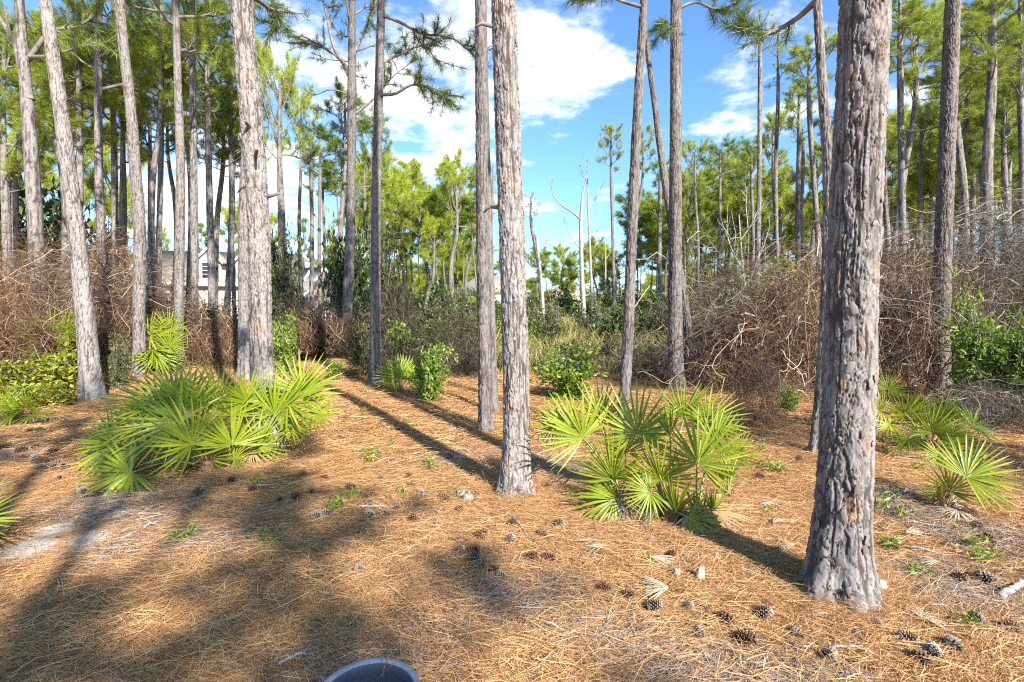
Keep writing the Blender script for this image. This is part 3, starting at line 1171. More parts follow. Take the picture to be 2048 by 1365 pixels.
pine('thin brown pine half hidden behind the narrow dark trunk',
     [(974, 250, 10), (979, 450, 13), (984, 650, 15), (988, 828, 18)], top=12, q=1, crown=(CM[2], 9, 1, .9, 4.2), seed=79, mat=M_BARK_DARK)
pm, _, _, om = pine('slim dark pine rising out of the tall fan palms, leaning slightly',
     [(1288, 0, 15), (1274, 240, 19), (1264, 460, 21), (1257, 640, 22), (1250, 770, 22), (1240, 892, 24)], top=13, q=2,
     crown=(CN[2], 8.3, 1, .8, 5.2), seed=83, mat=M_BARK_DARK)
pn, _, _, on = pine('straight dark pine crossed by a leaning thin trunk',
     [(1352, 0, 21), (1352, 200, 23), (1351, 420, 26), (1350, 620, 28), (1352, 783, 31)], top=14, q=2, crown=(CN[1], 8.2, 1, .9, 2.6), seed=89, mat=M_BARK_DARK)
po, _, _, oo = pine('thin leaning pine that crosses behind the straight dark trunk',
     [(1294, 95, 9), (1308, 200, 11), (1325, 330, 14), (1347, 470, 15), (1372, 630, 17), (1389, 773, 19)], Y=9.6, top=8.2, q=2,
     crown=(CM[2], 7.4, .4, .4, 1.5), seed=97, mat=M_BARK_DARK)
pr_, _, _, or_ = pine('slender grey pine standing just behind the massive flaky trunk',
     [(1634, 0, 16), (1644, 160, 18), (1656, 330, 20), (1656, 500, 21), (1646, 720, 22), (1631, 915, 26)], top=13, q=2,
     crown=(CN[2], 8.3, 1, .8, 2.9), seed=101, mat=M_BARK)
pt, _, _, ot = pine('rough scaly pine standing beside the glossy green bush',
     [(1906, 0, 25), (1897, 230, 28), (1887, 460, 30), (1880, 680, 33), (1878, 800, 38)], top=14, q=3, crown=(CN[0], 8.9, 1, 1, 3.7), seed=103, mat=M_BARK_DARK, kf=1.4)

stubs(cen_tr, cen_i, 5, (2.2, 4.6), 2)
stubs(lf_tr, lf_i, 6, (2.5, 5.6), 3)
# side limbs that reach into the picture
y0 = oi_[1]
custom_limb(pi_, oi_, [at(762, 30, y0), at(800, 45, y0 - .1), at(845, 68, y0 - .2), at(900, 75, y0 - .3), at(945, 108, y0 - .4)], .035, .95, 1, subs=16, sublen=.38)
custom_limb(pi_, oi_, [at(752, 190, y0), at(790, 188, y0 - .1), at(825, 170, y0 - .2), at(860, 175, y0 - .2), at(900, 205, y0 - .3)], .032, .95, 2, subs=18, sublen=.36)
custom_limb(pi_, oi_, [at(756, 130, y0), at(800, 110, y0 + .4), at(850, 95, y0 + .7), at(880, 130, y0 + .8)], .03, .95, 3, subs=14, sublen=.5)
y0 = oj[1]
custom_limb(pj, oj, [at(703, 150, y0), at(670, 100, y0), at(655, 40, y0), at(640, -30, y0)], .07, .8, 4, subs=10, sublen=.9, L=.24, wd=.008)
custom_limb(pj, oj, [at(703, 165, y0), at(680, 120, y0), at(640, 90, y0), at(585, 75, y0)], .055, .9, 5, subs=12, sublen=.8, L=.24, wd=.008)
custom_limb(pj, oj, [at(702, 190, y0), at(660, 180, y0), at(625, 190, y0), at(605, 175, y0)], .03, 0.0, 6, subs=5, sublen=.5)
custom_limb(pj, oj, [at(703, 120, y0), at(730, 60, y0), at(750, 10, y0), at(760, -50, y0)], .06, .9, 7, subs=10, sublen=.8, L=.24, wd=.008)
custom_limb(pj, oj, [at(702, 235, y0), at(740, 205, y0), at(790, 150, y0), at(830, 120, y0)], .05, .9, 8, subs=14, sublen=.8, L=.24, wd=.008)
y0 = om[1]
custom_limb(pm, om, [at(1286, 15, y0), at(1250, 5, y0), at(1210, -8, y0), at(1160, 5, y0)], .022, 1, 9, subs=9, sublen=.22, L=.16, wd=.004)
y0 = on[1]
custom_limb(pn, on, [at(1352, 20, y0), at(1390, 5, y0), at(1430, 18, y0), at(1480, 5, y0)], .03, 1, 10, subs=10, sublen=.35)
custom_limb(pn, on, [at(1352, 70, y0), at(1330, 40, y0), at(1318, 70, y0), at(1330, 75, y0)], .015, 1, 11, subs=7, sublen=.3)
y0 = or_[1]
custom_limb(pr_, or_, [at(1635, 0, y0), at(1590, 40, y0 + .2), at(1540, 65, y0 + .3), at(1480, 60, y0 + .4)], .03, 1, 12, subs=10, sublen=.3, L=.17, wd=.005)
y0 = oA[1]
custom_limb(tA, oA, [at(58, 200, y0), at(40, 120, y0), at(15, 60, y0), at(-20, 10, y0)], .11, .7, 13, subs=10, sublen=.7)
custom_limb(tA, oA, [at(56, 120, y0), at(110, 60, y0), at(150, 55, y0), at(200, 25, y0)], .06, .9, 14, subs=14, sublen=.7, mat=M_NEEDLE)
custom_limb(tA, oA, [at(58, 115, y0), at(100, 112, y0 - .5), at(160, 95, y0 - .7), at(195, 85, y0 - .8)], .05, .9, 15, subs=12, sublen=.6, mat=M_NEEDLE)
y0 = lf_o[1]
custom_limb(lf, lf_o, [at(500, -10, y0), at(540, 20, y0 + .3), at(562, 45, y0 + .4), at(535, 68, y0 + .4)], .03, .9, 16, subs=9, sublen=.3, L=.17, wd=.005)
y0 = ot[1]
custom_limb(pt, ot, [at(1890, 250, y0), at(1840, 262, y0 + .5), at(1790, 258, y0 + 1)], .02, 0, 17, subs=4, sublen=.4)
custom_limb(pt, ot, [at(1886, 300, y0), at(1840, 322, y0 + .5), at(1785, 350, y0 + 1)], .022, 0, 18, subs=3, sublen=.4)

# ------------------------------------------------------------------ middle-distance pines placed one by one
def mid(label, bx, tx, ytop, ycb, hw, Y, tw, cr, q=0, bend=0, by=655, group=None):
    """bx base column, tx column of the crown, ytop/ycb rows of its top and foot, hw half width in px"""
    top = at(tx, ytop, Y)
    cb = at(tx, ycb, Y)
    H_ = top.z - cb.z
    mx = (bx + tx) / 2 + bend
    o, *_ = pine(label, [(bx, by, tw * 1.15), (mx, (by + ytop) / 2, tw), (tx, ycb, tw * .85), (tx, ytop + 8, tw * .4)], Y=Y, q=q,
                 crown=(cr, cb.z, H_ / cr.H, hw / F * Y / cr.R, random.uniform(0, 6)), seed=int(bx), group=group, flare=.2)
    if (tx < 500 or tx > 1760) and hw > 50 and random.random() < .65:
        org = o.location
        c2 = CN[0] if Y < 18 else CM[0] if Y < 26 else cr
        add_crown(o, c2, (cb.x - org.x, 0, cb.z - org.z + random.uniform(-.35, .1) * H_), H_ * random.uniform(.7, .95) / c2.H, hw * 1.3 / F * Y / c2.R, random.uniform(0, 6))
    return o


ML = [
 ('thin pine with a yellow-green tuft, just beside the slim dark trunk among fan palms', 1229, 1222, 258, 345, 34, 26, 6, CM[0], 0),
 ('thin pine with a drooping yellowish crown behind the crossed trunks', 1256, 1286, 262, 352, 34, 28, 6, CM[0], 0),
 ('tall thin lone pine with small tufts high in the open blue sky', 1512, 1520, 20, 130, 46, 18, 9, CM[2], 1),
 ('umbrella-shaped pine with upturned bare limbs against the blue sky', 1438, 1440, 292, 385, 58, 27, 7, CM[1], 0),
 ('full green pine whose crown overlaps the tall thin lone pine', 1500, 1503, 284, 372, 52, 30, 7, CM[1], 0),
 ('dense bright yellow-green pine just beside the slender grey pine', 1600, 1598, 176, 290, 46, 22, 10, CM[0], 1),
 ('bare-stemmed twin standing close beside the dense yellow-green pine', 1612, 1606, 250, 300, 28, 24, 8, CM[2], 0),
 ('loose airy pine crown high behind the slender grey pine', 1650, 1618, 100, 195, 62, 20, 10, CM[3], 1),
 ('rounded pine crown low beside the straight dark trunk', 1405, 1410, 366, 440, 50, 36, 7, CF[0], 0),
 ('broad low pine with a flattened sunny crown under the umbrella pine', 1455, 1460, 400, 470, 55, 40, 7, CF[1], 0),
 ('wide sunny pine crown below the dense yellow-green pine', 1560, 1562, 348, 430, 55, 34, 7, CF[0], 0),
 ('sunny pine crown close to the slender grey pine, low over the dry vines', 1628, 1632, 318, 415, 44, 33, 8, CF[3], 0),
 ('pine with spreading crown emerging just beside the massive trunk', 1765, 1770, 300, 400, 50, 24, 11, CM[1], 1),
 ('tall pine with two heavy flat needle shelves beyond the massive trunk', 1772, 1830, 45, 215, 95, 18, 12, CM[3], 1),
 ('grey pine leaning behind the rough scaly trunk', 1930, 1912, 60, 240, 70, 15, 14, CM[2], 1),
 ('forked pine with wide dark limbs near the end of the vine thicket', 1974, 1984, -60, 150, 110, 14, 18, CN[2], 1),
 ('slim pine standing close beside the forked pine', 2003, 2008, 160, 330, 65, 17, 12, CM[1], 1),
 ('slim pine at the far end of the vine thicket, crown leaning outward', 2022, 2018, 100, 300, 80, 18, 12, CM[0], 1),
 ('small pine with a pale crown seen between the massive and scaly trunks', 1845, 1842, 230, 330, 45, 26, 8, CM[3], 0),
 ('low bright pine between the massive and scaly trunks', 1815, 1812, 352, 440, 40, 30, 7, CF[2], 0),
 ('short bright pine just in front of the scaly trunk gap', 1860, 1862, 320, 410, 38, 30, 7, CF[0], 0),
 ('pine with wide green crown beyond the scaly trunk', 1945, 1946, 250, 370, 60, 24, 9, CM[1], 0),
 ('tall far pine with white stem and round crown beside the narrow dark trunk', 908, 912, 362, 478, 58, 29, 9, CM[3], 1),
 ('bright bushy pine left of the white-stemmed far pine', 846, 842, 398, 505, 50, 31, 7, CM[0], 0),
 ('sunny pine with a loose crown next to the dark-barked straight pine', 806, 800, 415, 510, 46, 33, 7, CF[0], 0),
 ('pine with a low golden-green crown under its taller neighbours', 872, 868, 455, 535, 48, 29, 7, CF[1], 0),
 ('narrow pine tucked beside the narrow dark trunk', 940, 940, 425, 520, 40, 35, 6, CF[2], 0),
 ('sliver of a thin pine showing between the two middle trunks', 984, 985, 330, 395, 18, 27, 6, CM[2], 0),
 ('crooked thin pine with a small ragged tuft beside the middle trunk', 1086, 1062, 385, 440, 34, 22, 8, CM[2], 1),
 ('small round pine far beyond the marsh grass', 1127, 1126, 522, 580, 36, 44, 4, CF[0], 0),
 ('little pine beside the dead snag, far across the marsh', 1190, 1188, 496, 560, 34, 48, 4, CF[3], 0),
 ('small yellowish pine far across the marsh near the slim dark trunk', 1218, 1215, 535, 590, 32, 44, 4, CF[1], 0),
 ('tall pine with high loose boughs between the massive and scaly pines', 1808, 1800, -30, 110, 80, 16, 12, CM[1], 1),
 ('pine with long level boughs just past the scaly pine', 1925, 1935, 40, 190, 95, 19, 11, CM[3], 1),
 ('pine with a high bright crown just outside the slim pair by the forked pine', 2036, 2040, -20, 160, 90, 16, 12, CM[0], 1),
 ('green pine filling the space under the forked pine boughs', 1960, 1962, 200, 330, 60, 23, 9, CM[0], 1),
 ('thin pine with a high ragged crown near the lone pine', 1560, 1556, 60, 190, 46, 21, 8, CM[2], 1),
 ('thin bare-stemmed pine with a small round crown beside the umbrella pine', 1392, 1390, 300, 380, 40, 30, 6, CM[3], 0),
 ('slim pine with a flat sunny crown beside the straight dark pine', 1322, 1320, 330, 400, 40, 30, 9, CM[1], 0),
 ('sunny pine in the gap between the dense yellow-green and lone pines', 1545, 1546, 250, 340, 46, 27, 7, CM[3], 0),
 ('thin pine with pale stem rising over the wide sunny crowns', 1480, 1476, 390, 470, 46, 34, 6, CF[3], 0),
 ('thin pine with layered crown beside the massive trunk, just past the slender grey pine', 1690, 1672, 210, 330, 55, 22, 9, CM[0], 1),
 ('rounded pine over the gabled wing, between the feathery and layered pines', 640, 646, 330, 400, 44, 32, 6, CM[0], 0),
 ('tall pine with bright drooping crown beside the forked pine', 722, 728, 330, 440, 52, 27, 8, CM[0], 0),
 ('thin grey stem crossing the tan house roof, close behind the straight slim pine', 374, 371, 60, 240, 60, 24, 7, CM[1], 0),
 ('thin dark stem just past the dormer of the tan house', 470, 474, 100, 260, 60, 26, 7, CM[0], 0),
 ('slim stem standing before the small gabled wing', 606, 602, 200, 330, 46, 24, 7, CM[3], 0),
 ('thin pine with feathery top behind the shade brush', 621, 622, 288, 350, 42, 21, 8, CM[2], 1),
 ('pine with a big layered crown just beyond the forked pine', 668, 690, 196, 345, 92, 19, 10, CM[1], 1),
 ('dense full pine crown beside the thick pale trunk', 566, 560, 150, 352, 78, 22, 13, CM[3], 1),
 ('airy pine with spread limbs over the small gabled wing', 640, 640, 262, 345, 58, 27, 7, CM[1], 0),
 ('pine with a drooping green crown beyond the dark-barked pine', 735, 745, 250, 390, 60, 23, 9, CM[1], 1),
 ('grey stem close behind the thick pale trunk, foot in dry brush', 452, 462, 120, 320, 70, 19, 11, CM[0], 1),
 ('grey stem beside the dormer window of the tan house', 430, 446, 190, 330, 60, 21, 10, CM[1], 1),
 ('thin dark stem across the tan house roof', 300, 300, 60, 300, 75, 21, 8, CM[1], 1),
 ('thin grey stem near the end of the tan house roof', 345, 338, 130, 330, 60, 23, 8, CM[0], 1),
 ('vine-hung pine behind the pale leaning pine', 128, 118, 30, 300, 95, 16, 15, CN[0], 1),
 ('thin dark pine between the vine-hung pine and the ferns', 162, 160, 80, 290, 80, 19, 12, CM[1], 1),
 ('bushy pine whose low needles hang between the pale leaning and vine-wrapped pines', 150, 158, -20, 230, 120, 15, 12, CN[0], 1),
 ('bushy pine with bright low boughs between the wavy and straight slim pines', 305, 318, 10, 260, 110, 16, 11, CN[0], 1),
 ('pine with bright boughs just beside the thick pale pine, above the dormers', 425, 415, -10, 200, 110, 17, 12, CN[0], 1),
 ('sunny pine with low boughs beyond the heavy-limbed pine', 40, 40, 60, 260, 100, 18, 11, CM[0], 1),
 ('sunny loose pine between the vine-wrapped and wavy pines', 232, 226, -10, 190, 90, 17, 11, CM[3], 1),
 ('shaded pine at the back of the vine thicket', 18, 8, 60, 320, 90, 17, 13, CM[1], 1),
 ('leafy-looking pine filling the space behind the wavy stem', 240, 246, 110, 330, 85, 18, 12, CM[0], 1),
]
for i, (lab, bx, tx, yt, yc, hw, Y_, tw, cr, q_) in enumerate(ML):
    mid(lab, bx, tx, yt, yc, hw, Y_, tw, cr, q_, bend=random.uniform(-8, 8))

# ------------------------------------------------------------------ far belt of pines, told apart by the gap they show in
MARKS = [(84, 'heavy-limbed pine'), (185, 'pale leaning pine'), (279, 'wavy-stemmed pine'), (357, 'straight slim pine'), (523, 'thick pale pine'), (622, 'feathery pine'),
         (697, 'forked pine'), (751, 'dark-barked pine'), (846, 'bushy pine'), (908, 'white-stemmed pine'), (967, 'narrow dark pine'), (1030, 'middle pine'), (1163, 'forked snag'),
         (1258, 'slim dark pine'), (1351, 'straight dark pine'), (1438, 'umbrella pine'), (1512, 'lone pine'), (1600, 'dense yellow-green pine'), (1651, 'slender grey pine'),
         (1770, 'massive pine'), (1845, 'small pale-crowned pine'), (1885, 'scaly pine'), (1976, 'forked-limbed pine')]
ORD = ['first', 'second', 'third', 'fourth', 'fifth', 'sixth', 'seventh', 'eighth', 'ninth', 'tenth', 'eleventh', 'twelfth', 'thirteenth',
       'fourteenth', 'fifteenth', 'sixteenth', 'seventeenth', 'eighteenth', 'nineteenth', 'twentieth']
far = []
rr = random.Random(21)
for (x0, x1, n, ya, yb, Ha, Hb) in ((-160, 250, 12, 26, 48, 10, 15), (255, 700, 8, 58, 80, 11, 15), (690, 770, 5, 30, 50, 9, 13), (770, 960, 15, 30, 52, 8, 12),
                                    (1060, 1255, 9, 45, 75, 6, 9), (1262, 1350, 9, 34, 56, 7, 11), (1360, 1650, 24, 32, 56, 8, 12),
                                    (1750, 1900, 11, 26, 48, 9, 13), (1890, 2200, 16, 24, 46, 9, 14)):
    for i in range(n):
        px = x0 + (x1 - x0) * (i + rr.uniform(.1, .9)) / n
        far.append((px, rr.uniform(ya, yb), rr.uniform(Ha, Hb)))
far.sort()
fcount = {}
for px, Yf, Hf in far:
    gi_ = sum(1 for m_ in MARKS if m_[0] < px)
    fcount[gi_] = fcount.get(gi_, 0) + 1
    n_ = ORD[fcount[gi_] - 1]
    if gi_ == 0:
        lab = f'slim far pine beyond the heavy-limbed pine, {n_} inwards from the end'
    elif gi_ == len(MARKS):
        lab = f'slim far pine, {n_} outwards past the forked-limbed pine'
    else:
        lab = f'slim far pine, {n_} from left between {MARKS[gi_ - 1][1]} and {MARKS[gi_][1]}'
    b = gx(px, Yf)
    o = root('pine_tree', b, lab, 'tree', 'slim pines of the far belt')
    r0 = rr.uniform(.07, .12)
    lean = rr.uniform(-.5, .5), rr.uniform(-.3, .3)
    tt = np.linspace(0, 1, 7)
    P_ = np.stack([lean[0] * tt + .12 * np.sin(tt * 5 + px), lean[1] * tt, -.1 + tt * Hf * .97], 1)
    V, t_, q_ = tube1(P_, np.linspace(r0, .02, 7), 7, False)
    obj('trunk', mk('trunk', V, None, q_, M_FARBARK, True), o)
    cr = CF[rr.randrange(4)]
    ch_ = rr.uniform(.28, .5) * Hf
    add_crown(o, cr, (lean[0] * .7, lean[1] * .7, Hf - ch_), ch_ / cr.H, rr.uniform(.75, 1.15), rr.uniform(0, 6))

# pines behind the photographer: their crowns throw the shade on the straw
for i, (x, y, H_, zc_, sr, cr) in enumerate(((3.4, -6.7, 9.3, 6.4, 1.0, 1), (5.4, -7.9, 9.2, 6.5, .85, 0), (1.5, -4.7, 9.2, 6.9, .75, 1), (10.8, -5.2, 9.3, 6.3, .6, 1), (11.6, -7.4, 9, 6.0, .8, 0))):
    o = root('pine_tree', (x, y, float(G(x, y))), 'shade pine standing behind the viewer, ' + ('second nearest', 'third nearest', 'nearest', 'second outermost', 'outermost')[i] + ' of the five', 'tree', 'pines behind the viewer')
    P_ = np.stack([np.zeros(9), np.zeros(9), np.linspace(-.1, H_, 9)], 1)
    V, t_, q_ = tube1(P_, np.linspace(.15, .03, 9), 12, False)
    obj('trunk', mk('trunk', V, None, q_, M_FARBARK, True), o)
    add_crown(o, CN[cr], (0, 0, zc_), (H_ - zc_) / CN[cr].H, sr, i * 1.3)
    if i == 9:
        add_crown(o, CN[0], (0, 0, zc_ + .4), (H_ - zc_) / CN[0].H, sr * .9, i * 1.3 + 2)


# ------------------------------------------------------------------ dead snags
def snag(label, pts, Y, limbs, seed):
    pts = sorted(pts, key=lambda p: -p[1])
    W = [np.array([*at(a_, b_, Y)]) for a_, b_, _ in pts]
    W[0][2] = float(G(W[0][0], Y)) - .1
    origin = W[0] + np.array([0, 0, .1])
    P_ = spline(np.array(W) - origin, 14)
    R_ = np.interp(np.linspace(0, 1, 14), np.linspace(0, 1, len(pts)), [p[2] * .5 / F * Y for p in pts])
    o = root('dead_snag', origin, label, 'dead tree')
    V, t_, q_ = tube1(P_, R_, 8)
    obj('trunk', mk('trunk', V, t_, q_, M_DEAD, True), o)
    r = np.random.default_rng(seed)
    for lp, lw in limbs:
        Pl = spline(np.array([[*at(a_, b_, Y)] for a_, b_ in lp]) - origin, 9)
        parts = [tubes(Pl[None], np.linspace(lw * .5 / F * Y, .008, 9)[None], 5)]
        for k in range(5):
            j = r.integers(3, 9)
            dd = norm(norm(Pl[min(j, 8)] - Pl[j - 1]) + r.normal(0, .6, 3) + np.array([0, 0, .3]))
            P2 = limb_curve(Pl[min(j, 8)], dd, r.uniform(.5, 1.2), 5, .3, .15, r)
            parts.append(tubes(P2[None], np.linspace(.012, .004, 5)[None], 3))
        J = join([(v, None, q2) for v, q2 in parts])
        obj('limb', mk('limb', J[0], None, J[2], M_DEAD, True), o)
    return o


snag('tall bare dead snag with a forked top rising from the marsh', [(1172, 660, 11), (1163, 520, 9), (1162, 430, 8), (1166, 385, 5)], 24,
     [([(1163, 440), (1145, 425), (1125, 412), (1108, 395), (1104, 350)], 5), ([(1164, 395), (1172, 360), (1180, 330)], 4),
      ([(1163, 460), (1190, 440), (1205, 420)], 3), ([(1162, 500), (1140, 470), (1130, 440)], 3), ([(1163, 480), (1182, 470), (1196, 462)], 3)], 1)
snag('thin white dead stem just beside the forked snag', [(1188, 660, 6), (1180, 500, 5), (1176, 410, 4), (1174, 320, 2)], 27,
     [([(1176, 420), (1190, 400), (1200, 380)], 2), ([(1175, 370), (1165, 345), (1160, 330)], 2)], 2)
snag('short grey broken stub across the marsh', [(1212, 640, 5), (1211, 560, 4), (1211, 480, 2)], 32, [([(1211, 520), (1218, 510), (1222, 500)], 2)], 3)
snag('slanting dead pole among the far marsh pines', [(1240, 630, 4), (1232, 560, 4), (1226, 500, 3)], 36, [([(1230, 540), (1238, 530), (1242, 520)], 2)], 4)
snag('dark bent dead trunk beside the middle pine, low in the marsh', [(1090, 670, 8), (1082, 560, 7), (1072, 470, 5)], 20,
     [([(1080, 540), (1060, 530), (1050, 515)], 3), ([(1076, 500), (1090, 490), (1098, 478)], 3)], 5)
snag('bare dead twiggy stem in front of the dry vine mass', [(1498, 720, 5), (1492, 600, 5), (1484, 520, 4), (1478, 430, 2)], 12,
     [([(1490, 580), (1508, 540), (1520, 500)], 3), ([(1486, 540), (1468, 510), (1456, 480)], 3), ([(1482, 480), (1496, 460), (1510, 440)], 2)], 6)

# ------------------------------------------------------------------ thin-stemmed vine tangles, brush, grasses
def tangle(seed, n, kind):
    r = np.random.default_rng(seed)
    K = 8
    t_ = np.linspace(0, 1, K)[None, :, None]
    if kind == 'dome':           # strands woven over a mound of radius 1, height 1
        a = r.uniform(0, 6.28, n)
        ph = np.arccos(r.uniform(.05, 1, n))
        rad = r.uniform(.55, 1.08, n)
        p0 = np.stack([np.cos(a) * np.sin(ph), np.sin(a) * np.sin(ph), np.cos(ph)], 1) * rad[:, None]
        d = np.array([0, 0, -.25]) + r.normal(0, .8, (n, 3))
        d = norm(d)
        L = r.uniform(.15, .7, n)[:, None, None]
        e1, e2 = norm(r.normal(0, 1, (n, 3)))[:, None, :], norm(r.normal(0, 1, (n, 3)))[:, None, :]
        P_ = p0[:, None, :] + d[:, None, :] * L * t_ + e1 * (L * .28) * np.sin(t_ * 3.6) + e2 * L * .12 * np.sin(t_ * 8) + r.normal(0, .010, (n, K, 3))
        P_[:, :, 2] = np.maximum(P_[:, :, 2] - .15 * L[:, :, 0] * t_[:, :, 0] ** 2, -.05)
    elif kind == 'wild':         # arching canes, loops
        p0 = np.stack([r.normal(0, .5, n), r.normal(0, .35, n), r.uniform(-.05, .9, n)], 1)
        d = norm(np.stack([r.normal(0, .8, n), r.normal(0, .6, n), r.normal(.15, .6, n)], 1))
        L = r.uniform(.2, 1.0, n)[:, None, None]
        e1, e2 = norm(r.normal(0, 1, (n, 3)))[:, None, :], norm(r.normal(0, 1, (n, 3)))[:, None, :]
        P_ = p0[:, None, :] + d[:, None, :] * L * t_ - np.array([0, 0, 1.0]) * L * .35 * t_ ** 2 + e1 * L * .22 * np.sin(t_ * 4.2) + e2 * L * .10 * np.sin(t_ * 9) + r.normal(0, .010, (n, K, 3))
    else:                        # brush: leaning, forking stems
        p0 = np.stack([r.normal(0, .45, n), r.normal(0, .4, n), r.uniform(-.05, .55, n)], 1)
        d = norm(np.stack([r.normal(0, .6, n), r.normal(0, .6, n), np.ones(n)], 1))
        L = r.uniform(.15, .65, n)[:, None, None]
        e1 = norm(r.normal(0, 1, (n, 3)))[:, None, :]
        P_ = p0[:, None, :] + d[:, None, :] * L * t_ + e1 * L * .2 * np.sin(t_ * 4.5) + r.normal(0, .012, (n, K, 3))
    thick = r.random(n)
    R_ = (.0016 + .0062 * thick ** 6)[:, None] * np.linspace(1, .55, K)[None]
    V, q_ = tubes(P_, R_, 3)
    ti = np.repeat(np.clip(r.beta(.8, 1.1, n) + .3 * thick ** 6, 0, 1), K * 3)
    return V, None, q_, ti


def src(kind, seed, n, mat):
    V, t_, q_, ti = tangle(seed, n, kind)
    return mk('tangle', V, None, q_, mat, False, {'tint': ti})


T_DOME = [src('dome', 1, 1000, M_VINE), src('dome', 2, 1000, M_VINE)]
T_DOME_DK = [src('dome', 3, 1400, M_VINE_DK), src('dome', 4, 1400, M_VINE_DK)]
T_WILD = [src('wild', 5, 260, M_VINE), src('wild', 6, 260, M_VINE_GR), src('wild', 7, 260, M_VINE), src('wild', 8, 240, M_VINE_GR)]
T_BRUSH = [src('brush', 9, 520, M_VINE_GR), src('brush', 10, 520, M_VINE), src('brush', 12, 520, M_VINE_DK)]
L_WILD = [lib_obj('tangle_source', m_) for m_ in T_WILD]
L_BRUSH = [lib_obj('brush_source', m_) for m_ in T_BRUSH]


def leaf_cloud(C, A, n, L, wd, seed, spread=.5, tint=(.1, .9)):
    """n leaves round each stem end: folded diamonds"""
    r = np.random.default_rng(seed)
    M_ = len(C)
    N_ = M_ * n
    d = norm(np.repeat(A, n, 0) * .6 + r.normal(0, .7, (N_, 3)))
    b = np.repeat(C, n, 0) + r.normal(0, 1, (N_, 3)) * spread * L
    ln = L * r.uniform(.6, 1.2, (N_, 1))
    sd_ = norm(np.cross(d, r.normal(0, 1, (N_, 3)) + np.array([0, 0, .6])))
    nr = np.cross(sd_, d)
    w_ = wd * r.uniform(.7, 1.2, (N_, 1)) / 2
    V = np.stack([b, b + d * ln * .5 + sd_ * w_ + nr * w_ * .35, b + d * ln - nr * ln * .1, b + d * ln * .5 - sd_ * w_ + nr * w_ * .35], 1).reshape(-1, 3)
    k = np.arange(N_)[:, None] * 4
    t_ = np.concatenate([k + [0, 1, 2], k + [0, 2, 3]])
    ti = np.clip(np.repeat(r.uniform(*tint, M_), n) + r.normal(0, .15, N_), 0, 1)
    return V, t_, None, np.repeat(ti, 4)


def shrub_data(seed, stems, ends, n, L, wd, shape='oval', tint=(.1, .9)):
    """unit shrub: ~1 tall, ~1 wide"""
    r = np.random.default_rng(seed)
    parts = []
    C, A = [], []
    for i in range(stems):
        a = r.uniform(0, 6.28)
        tip = np.array([math.cos(a) * r.uniform(.05, .42), math.sin(a) * r.uniform(.05, .42), r.uniform(.45, .98)])
        P_ = spline(np.array([[r.normal(0, .05), r.normal(0, .05), -.03], tip * [.35, .35, .5] + r.normal(0, .04, 3), tip]), 7)
        parts.append(tubes(P_[None], np.linspace(.012, .004, 7)[None], 4))
        for k in range(ends):
            j = r.uniform(.25, 1) * 6
            p = P_[int(j)]
            off = norm(r.normal(0, 1, 3) + np.array([0, 0, .3])) * r.uniform(.05, .22)
            C.append(p + off)
            A.append(norm(off + np.array([0, 0, .06])))
            P2 = np.stack([p, p + off * .5 + r.normal(0, .01, 3), p + off])
            parts.append(tubes(P2[None], np.full((1, 3), .0035), 3))
    C, A = np.array(C), np.array(A)
    C[:, 2] = np.maximum(C[:, 2], .03)
    J = join([(v, None, q_) for v, q_ in parts])
    return (J[0], J[2]), leaf_cloud(C, A, n, L, wd, seed + 1, .55, tint)


class Shrub:
    def __init__(s, seed, stems, ends, n, L, wd, mat, tint=(.1, .9)):
        (V, q_), lf_ = shrub_data(seed, stems, ends, n, L, wd, tint=tint)
        s.stem = mk('stems', V, None, q_, M_LIMB, True)
        s.leaf = mk('foliage', lf_[0], lf_[1], None, mat, False, {'tint': lf_[3]})


SH = {'bright': Shrub(1, 10, 14, 13, .085, .040, M_LEAF_BR), 'bright2': Shrub(2, 9, 13, 13, .085, .042, M_LEAF_BR),
      'dark': Shrub(3, 10, 15, 13, .10, .042, M_LEAF_DK), 'dark2': Shrub(4, 11, 14, 13, .09, .040, M_LEAF_DK),
      'olive': Shrub(5, 12, 14, 13, .06, .022, M_LEAF_OL), 'yellow': Shrub(6, 8, 9, 9, .13, .055, M_LEAF_YL),
      'brown': Shrub(7, 12, 14, 12, .08, .035, M_LEAF_DRY), 'holly': Shrub(8, 16, 18, 14, .062, .026, M_LEAF_BR),
      'thin': Shrub(9, 6, 6, 5, .05, .02, M_LEAF_OL)}


def shrub(label, kind, px, py, wpx, hpx, Y=None, name='shrub', cat='shrub', rz=None, group=None):
    g = gp(px, py) if Y is None else gx(px, Y)
    wd, ht = wpx / F * g.y, hpx / F * g.y
    o = root(name, g, label, cat, group)
    s = SH[kind]
    rz = random.uniform(0, 6.28) if rz is None else rz
    for nm, me in (('stem', s.stem), ('foliage', s.leaf)):
        obj(nm, me, o, rot=(0, 0, rz), scale=(wd, wd * .9, ht))
    return o


